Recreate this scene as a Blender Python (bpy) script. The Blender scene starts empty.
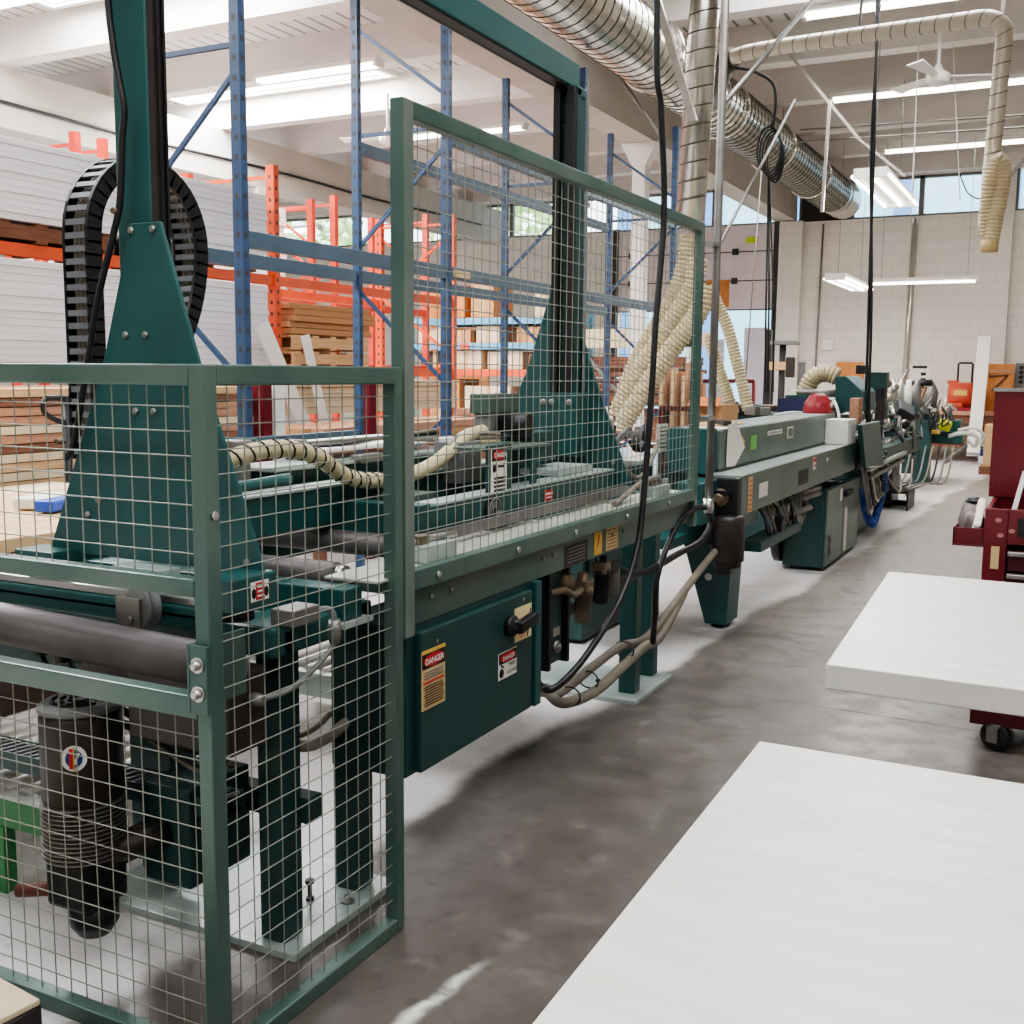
import bpy, math, random
from mathutils import Vector, Matrix, Euler
R = random.Random(7)
S = bpy.context.scene
COL = S.collection

# ------------------------------------------------------------------ camera frame (measured from the photograph's vanishing points)
F = 1096.0
AX = Vector((0.8908363, -0.06442001, -0.44973408))
AY = Vector((0.45424782, 0.10811582, 0.88429061))
AZ = Vector((0.00834264, 0.99204891, -0.12557615))
H = 1.5
def ray(px, py):
    d = Vector((px - 512, 512 - py, F))
    return Vector((d.dot(AX), d.dot(AY), d.dot(AZ)))
def onx(px, py, x):
    r = ray(px, py); t = x / r.x; return Vector((x, t * r.y, H + t * r.z))
def ony(px, py, y):
    r = ray(px, py); t = y / r.y; return Vector((t * r.x, y, H + t * r.z))
def onz(px, py, z):
    r = ray(px, py); t = (z - H) / r.z; return Vector((t * r.x, t * r.y, z))
cam = bpy.data.cameras.new('camera'); co = bpy.data.objects.new('camera', cam); COL.objects.link(co)
M = Matrix(((AX.x, AX.y, -AX.z), (AY.x, AY.y, -AY.z), (AZ.x, AZ.y, -AZ.z)))
co.matrix_world = Matrix.Translation((0, 0, H)) @ M.to_4x4()
cam.sensor_width = 36; cam.lens = F / 1024 * 36; cam.clip_start = 0.02; cam.clip_end = 200
S.camera = co

# ------------------------------------------------------------------ materials
def lin(c):
    return tuple(((v / 255) / 12.92 if v / 255 <= 0.04045 else ((v / 255 + 0.055) / 1.055) ** 2.4) for v in c)
MATS = {}
def mat(name, c, rough=0.5, metal=0.0, var=0.12, scale=6.0, bump=0.0, emit=0.0, stretch=None, c2=None, spec=0.5, rvar=0.0):
    m = bpy.data.materials.new(name); m.use_nodes = True
    nt = m.node_tree; N = nt.nodes; L = nt.links
    b = N['Principled BSDF']; b.inputs['Roughness'].default_value = rough; b.inputs['Metallic'].default_value = metal
    b.inputs['Specular IOR Level'].default_value = spec
    tc = N.new('ShaderNodeTexCoord'); mp = N.new('ShaderNodeMapping'); L.new(tc.outputs['Object'], mp.inputs[0])
    if stretch: mp.inputs['Scale'].default_value = stretch
    nz = N.new('ShaderNodeTexNoise'); nz.inputs['Scale'].default_value = scale; nz.inputs['Detail'].default_value = 5
    L.new(mp.outputs[0], nz.inputs['Vector'])
    rp = N.new('ShaderNodeValToRGB')
    a = lin(c); d = lin(c2) if c2 else None
    rp.color_ramp.elements[0].position = 0.3; rp.color_ramp.elements[1].position = 0.7
    lo = d if d else tuple(v * (1 - var) for v in a); hi = a if d else tuple(min(1, v * (1 + var)) for v in a)
    rp.color_ramp.elements[0].color = (*lo, 1); rp.color_ramp.elements[1].color = (*hi, 1)
    L.new(nz.outputs['Fac'], rp.inputs['Fac']); L.new(rp.outputs['Color'], b.inputs['Base Color'])
    if rvar:
        mr = N.new('ShaderNodeMapRange'); mr.inputs['To Min'].default_value = rough - rvar; mr.inputs['To Max'].default_value = rough + rvar
        L.new(nz.outputs['Fac'], mr.inputs['Value']); L.new(mr.outputs[0], b.inputs['Roughness'])
    if bump:
        bp = N.new('ShaderNodeBump'); bp.inputs['Strength'].default_value = bump; bp.inputs['Distance'].default_value = 0.02
        L.new(nz.outputs['Fac'], bp.inputs['Height']); L.new(bp.outputs[0], b.inputs['Normal'])
    if emit:
        b.inputs['Emission Color'].default_value = (*a, 1); b.inputs['Emission Strength'].default_value = emit
    MATS[name] = m
    return m
G = mat('green_paint', (34, 80, 79), 0.36, 0.0, 0.12, 5, 0.03, rvar=0.08)
GD = mat('dark_green_paint', (34, 68, 66), 0.42, 0.0, 0.15, 6, 0.03)
GS = mat('weathered_green_paint', (96, 113, 105), 0.33, 0.25, 0.16, 3, 0.03, c2=(72, 98, 90))
FG = mat('fence_green_paint', (106, 124, 116), 0.34, 0.3, 0.2, 3, 0.02, stretch=(1, 1, .5), c2=(66, 97, 89))
WIRE = mat('fence_wire', (150, 154, 144), 0.4, 0.45, 0.1, 9)
STEEL = mat('bright_steel', (190, 190, 186), 0.28, 0.9, 0.08, 8)
STEELD = mat('dull_steel', (140, 138, 134), 0.45, 0.7, 0.15, 8)
ROLL = mat('grey_conveyor_roller', (186, 182, 176), 0.4, 0.2, 0.1, 8)
GALV = mat('galvanised_metal', (196, 192, 182), 0.3, 0.85, 0.12, 14)
DUCTM = mat('spiral_duct_metal', (206, 203, 194), 0.24, 0.9, 0.08, 5)
DUSTP = mat('cream_dust_pipe', (214, 206, 188), 0.4, 0.3, 0.08, 8)
SEAM = mat('duct_seam', (92, 88, 80), 0.45, 0.6, 0.1, 8)
BLACK = mat('black_plastic', (24, 24, 26), 0.45, 0, 0.2, 10)
BROWNBLK = mat('brown_black_enamel', (56, 50, 48), 0.4, 0.1, 0.15, 8)
RUBBER = mat('black_rubber', (30, 29, 30), 0.6, 0, 0.15, 10)
GREYR = mat('grey_rubber_roller', (122, 116, 116), 0.42, 0.1, 0.2, 5, 0.03, c2=(92, 86, 86))
GREYP = mat('grey_plastic', (120, 122, 122), 0.5, 0, 0.1, 8)
LGREY = mat('light_grey_slat', (110, 112, 116), 0.45, 0, 0.1, 8)
BEIGE = mat('beige_hose', (196, 182, 146), 0.55, 0, 0.12, 12)
HOSEG = mat('grey_cable_sheath', (128, 120, 108), 0.55, 0, 0.12, 12)
BRASS = mat('brass_fitting', (116, 102, 82), 0.42, 0.4, 0.15, 10)
BLUE = mat('blue_rack_paint', (50, 75, 108), 0.4, 0.05, 0.18, 6)
BLUEB = mat('steel_blue_beam_paint', (74, 94, 110), 0.42, 0.05, 0.12, 5)
LBLUE = mat('light_blue_rack_paint', (110, 168, 200), 0.45, 0, 0.1, 5)
ORANGE = mat('orange_rack_paint', (222, 92, 52), 0.42, 0, 0.1, 5)
REDO = mat('red_orange_rack_paint', (190, 66, 48), 0.45, 0, 0.12, 5)
WHITEB = mat('white_painted_board', (246, 246, 250), 0.5, 0, 0.05, 3, stretch=(1, .25, 8), c2=(226, 228, 236))
WHITE = mat('white_paint', (235, 234, 228), 0.5, 0, 0.03, 3)
PAPER = mat('paper', (232, 228, 218), 0.7, 0, 0.03, 5)
WOODL = mat('pale_lumber', (222, 190, 146), 0.65, 0, 0.1, 3, 0.02, stretch=(14, 1, 14), c2=(200, 160, 116))
WOODP = mat('pink_brown_lumber', (196, 150, 122), 0.7, 0, 0.1, 3, 0.02, stretch=(14, 1, 14), c2=(160, 114, 90))
WOODD = mat('dark_lumber', (140, 96, 72), 0.7, 0, 0.1, 4, 0.02, stretch=(14, 1, 14), c2=(104, 66, 50))
PLY = mat('orange_plywood', (206, 140, 78), 0.6, 0, 0.1, 3, stretch=(6, 6, 1), c2=(184, 114, 58))
CARD = mat('cardboard', (186, 140, 98), 0.75, 0, 0.06, 4)
CARDL = mat('pale_cardboard', (222, 204, 172), 0.75, 0, 0.06, 4)
MAROON = mat('maroon_tool_chest_enamel', (104, 26, 36), 0.3, 0.1, 0.15, 4, rvar=0.06)
MAROOND = mat('dark_maroon_enamel', (74, 20, 28), 0.38, 0.05, 0.15, 4)
RED = mat('red_plastic', (150, 40, 48), 0.4, 0, 0.08, 5)
REDW = mat('worn_red_blower_shell', (190, 78, 56), 0.45, 0, 0.1, 5)
YEL = mat('yellow_label', (206, 172, 84), 0.5, 0, 0.04, 5)
LIME = mat('lime_cloth', (196, 214, 50), 0.6, 0, 0.05, 5)
TAN = mat('tan_label', (206, 178, 130), 0.6, 0, 0.08, 14)
LRED = mat('label_red', (190, 44, 48), 0.5, 0, 0.03, 5)
LBLK = mat('label_black', (22, 22, 24), 0.5, 0, 0.03, 5)
LBLUE2 = mat('label_blue', (40, 60, 130), 0.5, 0, 0.03, 5)
NAVY = mat('navy_plastic', (36, 44, 84), 0.45, 0, 0.1, 5)
BLUEH = mat('blue_coil_hose', (48, 84, 150), 0.4, 0, 0.08, 5)
PALEG = mat('pale_green_floor_plate_and_lit_top', (186, 196, 191), 0.3, 0.15, 0.1, 4, c2=(160, 174, 169))
FSIL = mat('worn_lit_silver_green_face', (150, 158, 152), 0.36, 0.4, 0.15, 2.5, stretch=(1, 1, .6), c2=(104, 122, 114))
CREAMT = mat('cream_lit_top', (206, 210, 196), 0.32, 0.3, 0.1, 5)
LGREEN = mat('bright_green_rail', (60, 130, 74), 0.45, 0, 0.12, 5)
CONC_G = mat('painted_concrete_girder', (186, 180, 170), 0.75, 0, 0.06, 2.5, 0.02)
BEAMW = mat('white_painted_beam', (214, 208, 202), 0.7, 0, 0.05, 1.5, 0.02, stretch=(1, 8, 4))
DARKM = mat('dark_panel', (58, 54, 54), 0.6, 0, 0.1, 4)
MULL = mat('window_mullion', (120, 118, 116), 0.5, 0.2, 0.08, 5)
TUBE = mat('fluorescent_tube', (255, 250, 240), 0.4, 0, 0, 5, emit=14)
SKYL = mat('skylight_diffuser', (250, 252, 255), 0.5, 0, 0, 5, emit=9)
LEAFM = mat('tree_leaves', (196, 222, 160), 0.7, 0, 0.25, 3)
BARK = mat('tree_bark', (96, 80, 66), 0.8, 0, 0.2, 6)

def slab_mat():                                              # white primed door skin with faint wood grain
    m = mat('white_primed_door', (222, 222, 219), 0.34, 0, 0.0, 2)
    nt = m.node_tree; N = nt.nodes; L = nt.links; b = N['Principled BSDF']
    tc = N.new('ShaderNodeTexCoord'); mp = N.new('ShaderNodeMapping'); L.new(tc.outputs['Object'], mp.inputs[0]); mp.inputs['Scale'].default_value = (1.2, 7, 1)
    nz = N.new('ShaderNodeTexNoise'); nz.inputs['Scale'].default_value = 2.2; nz.inputs['Detail'].default_value = 8; nz.inputs['Distortion'].default_value = 1.2
    L.new(mp.outputs[0], nz.inputs['Vector'])
    rp = N.new('ShaderNodeValToRGB'); rp.color_ramp.elements[0].color = (*lin((211, 209, 202)), 1); rp.color_ramp.elements[1].color = (*lin((224, 222, 215)), 1)
    rp.color_ramp.elements[0].position = 0.35; rp.color_ramp.elements[1].position = 0.65
    L.new(nz.outputs['Fac'], rp.inputs[0]); L.new(rp.outputs[0], b.inputs['Base Color'])
    bp = N.new('ShaderNodeBump'); bp.inputs['Strength'].default_value = 0.1; bp.inputs['Distance'].default_value = 0.01
    L.new(nz.outputs['Fac'], bp.inputs['Height']); L.new(bp.outputs[0], b.inputs['Normal'])
    return m
SLAB = slab_mat()

def floor_mat():
    m = bpy.data.materials.new('concrete_floor'); m.use_nodes = True
    nt = m.node_tree; N = nt.nodes; L = nt.links; b = N['Principled BSDF']
    geo = N.new('ShaderNodeNewGeometry'); sep = N.new('ShaderNodeSeparateXYZ'); L.new(geo.outputs['Position'], sep.inputs[0])
    def noise(sc, det=6, dist=0.0, st=None):
        n = N.new('ShaderNodeTexNoise'); n.inputs['Scale'].default_value = sc; n.inputs['Detail'].default_value = det; n.inputs['Distortion'].default_value = dist
        if st:
            mp = N.new('ShaderNodeMapping'); mp.inputs['Scale'].default_value = st; L.new(geo.outputs['Position'], mp.inputs[0]); L.new(mp.outputs[0], n.inputs['Vector'])
        else: L.new(geo.outputs['Position'], n.inputs['Vector'])
        return n.outputs['Fac']
    def math_(op, a, c):
        n = N.new('ShaderNodeMath'); n.operation = op
        for i, v in enumerate((a, c)):
            if isinstance(v, (int, float)): n.inputs[i].default_value = v
            else: L.new(v, n.inputs[i])
        return n.outputs[0]
    def rng(v, a, c, lo=0.0, hi=1.0):
        n = N.new('ShaderNodeMapRange'); n.interpolation_type = 'SMOOTHSTEP'; L.new(v, n.inputs['Value'])
        for k, x in (('From Min', a), ('From Max', c), ('To Min', lo), ('To Max', hi)): n.inputs[k].default_value = x
        return n.outputs[0]
    def mix(f, a, c):
        n = N.new('ShaderNodeMix'); n.data_type = 'RGBA'
        if isinstance(f, (int, float)): n.inputs[0].default_value = f
        else: L.new(f, n.inputs[0])
        for i, v in ((6, a), (7, c)):
            if isinstance(v, tuple): n.inputs[i].default_value = (*lin(v), 1)
            else: L.new(v, n.inputs[i])
        return n.outputs[2]
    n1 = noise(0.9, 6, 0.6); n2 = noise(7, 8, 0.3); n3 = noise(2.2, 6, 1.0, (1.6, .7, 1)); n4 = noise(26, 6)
    # window sheen painted in as pale floor under machines; aisle dark, paler far down
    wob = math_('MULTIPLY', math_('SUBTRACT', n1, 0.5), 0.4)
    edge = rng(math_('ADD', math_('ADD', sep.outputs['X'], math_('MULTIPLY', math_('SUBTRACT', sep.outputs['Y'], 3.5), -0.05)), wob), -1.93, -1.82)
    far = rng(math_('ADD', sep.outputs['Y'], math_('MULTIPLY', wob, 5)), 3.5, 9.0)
    unlit_aisle = edge
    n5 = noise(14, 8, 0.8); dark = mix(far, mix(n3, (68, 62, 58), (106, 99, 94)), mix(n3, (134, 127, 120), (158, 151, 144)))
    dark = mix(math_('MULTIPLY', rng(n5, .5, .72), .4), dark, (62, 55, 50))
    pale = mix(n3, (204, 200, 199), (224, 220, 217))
    c = mix(unlit_aisle, pale, dark)
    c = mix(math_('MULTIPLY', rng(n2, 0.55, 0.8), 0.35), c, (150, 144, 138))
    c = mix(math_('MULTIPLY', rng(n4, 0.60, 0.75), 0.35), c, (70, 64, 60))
    # white plaster splash beside the fence and a long hairline crack
    dx = math_('ADD', math_('MULTIPLY', math_('ADD', sep.outputs['X'], 1.28), 2.2), math_('MULTIPLY', math_('SUBTRACT', sep.outputs['Y'], 2.1), -0.25))
    spl = math_('MULTIPLY', rng(math_('ABSOLUTE', math_('ADD', dx, math_('MULTIPLY', math_('SUBTRACT', n2, .5), .2)), 0), 0.0, 0.075, 1.0, 0.0), rng(math_('ABSOLUTE', math_('SUBTRACT', sep.outputs['Y'], 2.08), 0), 0.12, 0.3, 1.0, 0.0))
    c = mix(math_('MULTIPLY', spl, rng(n2, 0.42, 0.56)), c, (206, 208, 202))
    ck = math_('ABSOLUTE', math_('ADD', math_('SUBTRACT', math_('MULTIPLY', sep.outputs['X'], -0.05), sep.outputs['Y']), math_('ADD', 4.93, math_('MULTIPLY', math_('SUBTRACT', n2, .5), .02))), 0)
    c = mix(math_('MULTIPLY', rng(ck, 0.004, 0.012, 1.0, 0.0), rng(sep.outputs['X'], -1.3, -1.1)), c, (52, 48, 46))
    L.new(c, b.inputs['Base Color'])
    L.new(rng(n2, 0.3, 0.7, 0.30, 0.50), b.inputs['Roughness'])
    bp = N.new('ShaderNodeBump'); bp.inputs['Strength'].default_value = 0.10; bp.inputs['Distance'].default_value = 0.02
    L.new(n2, bp.inputs['Height']); L.new(bp.outputs[0], b.inputs['Normal'])
    return m
def block_mat(name, base, mortar, bw, bh, bump=0.25):
    m = bpy.data.materials.new(name); m.use_nodes = True
    nt = m.node_tree; N = nt.nodes; L = nt.links; b = N['Principled BSDF']; b.inputs['Roughness'].default_value = 0.7
    geo = N.new('ShaderNodeNewGeometry'); mp = N.new('ShaderNodeMapping'); mp.vector_type = 'POINT'; L.new(geo.outputs['Position'], mp.inputs[0])
    mp.inputs['Rotation'].default_value = (-math.pi / 2, 0, 0)
    br = N.new('ShaderNodeTexBrick'); L.new(mp.outputs[0], br.inputs['Vector'])
    br.inputs['Color1'].default_value = (*lin(base), 1); br.inputs['Color2'].default_value = (*lin(tuple(v - 5 for v in base)), 1); br.inputs['Mortar'].default_value = (*lin(mortar), 1)
    br.inputs['Scale'].default_value = 1; br.inputs['Brick Width'].default_value = bw; br.inputs['Row Height'].default_value = bh; br.inputs['Mortar Size'].default_value = 0.012
    nz = N.new('ShaderNodeTexNoise'); nz.inputs['Scale'].default_value = 1.2; nz.inputs['Detail'].default_value = 6; L.new(geo.outputs['Position'], nz.inputs['Vector'])
    mx = N.new('ShaderNodeMix'); mx.data_type = 'RGBA'; mx.blend_type = 'MULTIPLY'; mx.inputs[0].default_value = 0.12
    L.new(br.outputs['Color'], mx.inputs[6]); L.new(nz.outputs['Color'], mx.inputs[7]); L.new(mx.outputs[2], b.inputs['Base Color'])
    bp = N.new('ShaderNodeBump'); bp.inputs['Strength'].default_value = bump; bp.inputs['Distance'].default_value = 0.01; bp.invert = True
    L.new(br.outputs['Fac'], bp.inputs['Height']); L.new(bp.outputs[0], b.inputs['Normal'])
    return m
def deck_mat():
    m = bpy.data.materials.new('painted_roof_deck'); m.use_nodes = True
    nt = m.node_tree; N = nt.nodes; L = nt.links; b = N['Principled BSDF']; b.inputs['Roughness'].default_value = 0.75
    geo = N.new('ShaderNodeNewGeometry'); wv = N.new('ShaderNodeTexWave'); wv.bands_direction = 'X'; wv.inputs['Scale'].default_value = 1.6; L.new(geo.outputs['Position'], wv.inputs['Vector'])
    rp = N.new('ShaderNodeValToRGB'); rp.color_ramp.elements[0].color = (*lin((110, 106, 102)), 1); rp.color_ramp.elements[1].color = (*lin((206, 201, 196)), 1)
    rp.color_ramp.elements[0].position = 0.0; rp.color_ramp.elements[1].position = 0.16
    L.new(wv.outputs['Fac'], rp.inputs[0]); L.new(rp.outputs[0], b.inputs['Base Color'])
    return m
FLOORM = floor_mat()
BLOCKM = block_mat('painted_block_wall', (234, 228, 218), (222, 216, 206), 0.4, 0.2, 0.15)
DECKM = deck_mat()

# ------------------------------------------------------------------ mesh builder
class MB:
    def __init__(s): s.v = []; s.f = []; s.sm = []; s.mi = []; s.m = []; s.cur = 0
    def mat(s, m):
        if m not in s.m: s.m.append(m)
        s.cur = s.m.index(m); return s
    def face(s, f, sm=False): s.f.append(f); s.sm.append(sm); s.mi.append(s.cur)
    def add(s, vs, fs, sm=False):
        o = len(s.v); s.v += [Vector(p) for p in vs]
        for f in fs: s.face([i + o for i in f], sm)
        return s
    def box(s, x0, x1, y0, y1, z0, z1):
        x0, x1 = min(x0, x1), max(x0, x1); y0, y1 = min(y0, y1), max(y0, y1); z0, z1 = min(z0, z1), max(z0, z1)
        return s.add([(x, y, z) for z in (z0, z1) for y in (y0, y1) for x in (x0, x1)],
                     [(0, 2, 3, 1), (4, 5, 7, 6), (0, 1, 5, 4), (2, 6, 7, 3), (0, 4, 6, 2), (1, 3, 7, 5)])
    def obox(s, c, size, rot=(0, 0, 0)):
        q = Euler(rot).to_matrix(); c = Vector(c); o = len(s.v)
        s.box(-size[0] / 2, size[0] / 2, -size[1] / 2, size[1] / 2, -size[2] / 2, size[2] / 2)
        for i in range(o, len(s.v)): s.v[i] = q @ s.v[i] + c
        return s
    def bar(s, a, b, w, h=None, up=(0, 0, 1)):               # rectangular bar from a to b
        a, b = Vector(a), Vector(b); h = h or w; d = (b - a).normalized(); u = Vector(up)
        if abs(d.dot(u)) > 0.98: u = Vector((0, 1, 0))
        x = d.cross(u).normalized(); y = x.cross(d)
        vs = [p + x * i * w / 2 + y * j * h / 2 for p in (a, b) for i, j in ((-1, -1), (1, -1), (1, 1), (-1, 1))]
        return s.add(vs, [(3, 2, 1, 0), (4, 5, 6, 7), (0, 1, 5, 4), (1, 2, 6, 5), (2, 3, 7, 6), (3, 0, 4, 7)])
    def tube(s, pts, r, n=8, cap=True, sm=True):
        pts = [Vector(p) for p in pts]; rs = r if isinstance(r, (list, tuple)) else [r] * len(pts); o = len(s.v)
        t = (pts[1] - pts[0]).normalized(); u = Vector((0, 0, 1)) if abs(t.z) < 0.9 else Vector((1, 0, 0))
        x = t.cross(u).normalized()
        for i, p in enumerate(pts):
            a = pts[max(0, i - 1)]; b = pts[min(len(pts) - 1, i + 1)]; t = (b - a)
            if t.length < 1e-9: t = Vector((0, 0, 1))
            t.normalize(); x = (x - t * x.dot(t))
            if x.length < 1e-6: x = t.orthogonal()
            x.normalize(); y = t.cross(x)
            for k in range(n):
                a_ = 2 * math.pi * k / n; s.v.append(p + (x * math.cos(a_) + y * math.sin(a_)) * rs[i])
        for i in range(len(pts) - 1):
            for k in range(n):
                k2 = (k + 1) % n; s.face([o + i * n + k, o + i * n + k2, o + (i + 1) * n + k2, o + (i + 1) * n + k], sm)
        if cap:
            s.face([o + k for k in range(n)][::-1]); e = o + (len(pts) - 1) * n; s.face([e + k for k in range(n)])
        return s
    def cyl(s, a, b, r, n=16, r2=None): return s.tube([a, b], [r, r if r2 is None else r2], n)
    def lathe(s, prof, base, axis=(0, 0, 1), n=20):           # prof: (radius, height) along axis
        b = Vector(base); ax = Vector(axis).normalized(); pts = []; rs = []
        u = ax.orthogonal().normalized(); w = ax.cross(u); o = len(s.v)
        for r, h in prof:
            for k in range(n):
                t = 2 * math.pi * k / n; s.v.append(b + ax * h + (u * math.cos(t) + w * math.sin(t)) * max(r, 1e-4))
        for i in range(len(prof) - 1):
            sm = abs(prof[i][0] - prof[i + 1][0]) < 0.6 * abs(prof[i][1] - prof[i + 1][1]) + 1e-6
            for k in range(n):
                k2 = (k + 1) % n; s.face([o + i * n + k, o + i * n + k2, o + (i + 1) * n + k2, o + (i + 1) * n + k], sm)
        s.face([o + k for k in range(n)][::-1]); e = o + (len(prof) - 1) * n; s.face([e + k for k in range(n)])
        return s
    def prism(s, poly, axis, a, b):                            # poly of 2D points, extruded along axis 'x','y','z' from a to b
        def P(p, t): return {'x': (t, p[0], p[1]), 'y': (p[0], t, p[1]), 'z': (p[0], p[1], t)}[axis]
        n = len(poly); vs = [P(p, a) for p in poly] + [P(p, b) for p in poly]
        return s.add(vs, [tuple(range(n))[::-1], tuple(range(n, 2 * n))] + [(i, (i + 1) % n, (i + 1) % n + n, i + n) for i in range(n)])
    def plate(s, o, u, v, w, h, t=0.0015):                     # thin rectangle: origin (centre), axes u,v
        u = Vector(u).normalized(); v = Vector(v).normalized(); nn = u.cross(v); o = Vector(o)
        vs = [o + u * i * w / 2 + v * j * h / 2 + nn * k for k in (0, t) for i, j in ((-1, -1), (1, -1), (1, 1), (-1, 1))]
        return s.add(vs, [(3, 2, 1, 0), (4, 5, 6, 7), (0, 1, 5, 4), (1, 2, 6, 5), (2, 3, 7, 6), (3, 0, 4, 7)])
    def disc(s, o, u, v, rx, ry, t=0.0015, n=24):
        u = Vector(u).normalized(); v = Vector(v).normalized(); nn = u.cross(v); o = Vector(o)
        vs = [o + u * rx * math.cos(2 * math.pi * k / n) + v * ry * math.sin(2 * math.pi * k / n) + nn * j for j in (0, t) for k in range(n)]
        return s.add(vs, [tuple(range(n))[::-1], tuple(range(n, 2 * n))] + [(i, (i + 1) % n, (i + 1) % n + n, i + n) for i in range(n)])
    def text(s, txt, o, u, v, h, t=0.003):
        vs, fs = glyphs(txt)
        if not vs: return s
        u = Vector(u).normalized(); v = Vector(v).normalized(); nn = u.cross(v)
        x0 = min(p[0] for p in vs); x1 = max(p[0] for p in vs); y0 = min(p[1] for p in vs); y1 = max(p[1] for p in vs)
        k = h / 0.7
        return s.add([Vector(o) + u * (p[0] - (x0 + x1) / 2) * k + v * (p[1] - 0.35) * k + nn * t for p in vs], fs)
    def build(s, name, m=None, parent=None, bevel=0.0, org=None):
        if m is not None and not s.m: s.m = [m]
        me = bpy.data.meshes.new(name); o = bpy.data.objects.new(name, me)
        if parent is not None: org = ORG[parent.name]
        elif org is None:
            org = Vector((sum(p.x for p in s.v) / len(s.v), sum(p.y for p in s.v) / len(s.v), min(p.z for p in s.v)))
        org = Vector(org)
        me.from_pydata([tuple(p - org) for p in s.v], [], s.f)
        for q in s.m: me.materials.append(q)
        me.polygons.foreach_set('use_smooth', s.sm); me.polygons.foreach_set('material_index', s.mi); me.update()
        COL.objects.link(o); ORG[o.name] = org
        if parent is not None: o.parent = parent
        else: o.location = org
        if bevel:
            b = o.modifiers.new('edge', 'BEVEL'); b.width = bevel; b.segments = 2; b.limit_method = 'ANGLE'
        return o
ORG = {}
_GL = {}
def glyphs(txt):
    if txt not in _GL:
        c = bpy.data.curves.new('t', 'FONT'); c.body = txt; c.offset = 0.018; c.resolution_u = 2
        o = bpy.data.objects.new('t', c); COL.objects.link(o)
        me = bpy.data.meshes.new_from_object(o.evaluated_get(bpy.context.evaluated_depsgraph_get()))
        _GL[txt] = ([tuple(p.co) for p in me.vertices], [tuple(p.vertices) for p in me.polygons])
        bpy.data.objects.remove(o); bpy.data.curves.remove(c); bpy.data.meshes.remove(me)
    return _GL[txt]
def spline(pts, k=8):
    pts = [Vector(p) for p in pts]; out = []
    q = [pts[0] * 2 - pts[1]] + pts + [pts[-1] * 2 - pts[-2]]
    for i in range(1, len(q) - 2):
        a, b, c, d = q[i - 1:i + 3]
        for j in range(k):
            t = j / k; out.append(0.5 * ((2 * b) + (c - a) * t + (2 * a - 5 * b + 4 * c - d) * t * t + (3 * b - a - 3 * c + d) * t ** 3))
    return out + [pts[-1]]
def resample(pts, step):
    out = [pts[0]]; acc = 0
    for a, b in zip(pts, pts[1:]):
        d = (b - a).length
        while acc + d >= step and d > 1e-9:
            a = a + (b - a) * ((step - acc) / d); out.append(a); d = (b - a).length; acc = 0
        acc += d
    return out
def corrugated(mb, pts, r, pitch, amp, n=14, k=10):
    p = resample(spline(pts, k), pitch / 2); mb.tube(p, [r + (amp if i % 2 else -amp) for i in range(len(p))], n, sm=False); return mb
def tag(o, label, cat, group=None, kind=None):
    o['label'] = label; o['category'] = cat
    if group: o['group'] = group
    if kind: o['kind'] = kind
    return o
def thing(name, label, cat, loc=(0, 0, 0), group=None):
    o = bpy.data.objects.new(name, None); COL.objects.link(o); o.location = loc; ORG[o.name] = Vector(loc); o.empty_display_size = 0.1
    return tag(o, label, cat, group)
def struct(name, mb, m=None, parent=None, bevel=0):
    o = mb.build(name, m, parent, bevel, org=None if parent is not None else (0, 0, 0))
    if parent is None: o['kind'] = 'structure'
    return o
def copy_tree(o, loc=None, label=None, parent=None):
    c = o.copy(); COL.objects.link(c)
    if parent is not None: c.parent = parent
    if loc is not None: c.location = loc
    if label: c['label'] = label
    for ch in list(o.children): copy_tree(ch, parent=c)
    return c
UX, UY, UZ = Vector((1, 0, 0)), Vector((0, 1, 0)), Vector((0, 0, 1))
# ================================================================== SETTING
XL, XR, YB, YF, ZD = -23.0, 6.0, -7.0, 22.0, 5.5
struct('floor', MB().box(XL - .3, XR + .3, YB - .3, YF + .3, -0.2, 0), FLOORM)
w = MB()                                                     # end wall with the roll-up door opening and the strip window
w.box(XL, -8.75, YF, YF + .3, 0, 4.46); w.box(-5.35, XR, YF, YF + .3, 0, 4.46)
w.box(XL, XR, YF, YF + .3, 5.2, ZD + .2); w.box(-8.75, -5.35, YF, YF + .3, 4.0, 4.46)
struct('wall_back', w, BLOCKM)
struct('wall_left', MB().box(XL - .3, XL, YB, YF, 0, ZD + .2), BLOCKM)
struct('wall_right', MB().box(XR, XR + .3, YB, YF, 0, ZD + .2), BLOCKM)
struct('wall_front', MB().box(XL, XR, YB - .3, YB, 0, ZD + .2), BLOCKM)
struct('trim_1', MB().box(-5.3, -4.86, YF - .22, YF, 0, 4.46), BLOCKM)           # pier beside the door
struct('trim_2', MB().box(-1.62, -1.16, YF - .16, YF, 0, 4.46), BLOCKM)
SKY = [(-12.0, -8.4, 11.45, 12.85), (-16.5, -13.5, 12.9, 14.6), (-10.2, -7.0, 7.2, 8.9), (-15, -12.5, 7.2, 8.9), (-2.6, 1.4, 3.3, 5.0), (-2.4, 2.4, -0.6, 1.1), (-9.5, -6.5, 1.3, 3.0), (-3.2, -.4, 9.1, 10.8), (-8.2, -5.75, 3.2, 4.9)]  # first skylight is known; the rest unseen, added for light, last brightens panels
struct('ceiling', MB().box(XL, XR, YB, YF, ZD, ZD + .15), DECKM)
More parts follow.
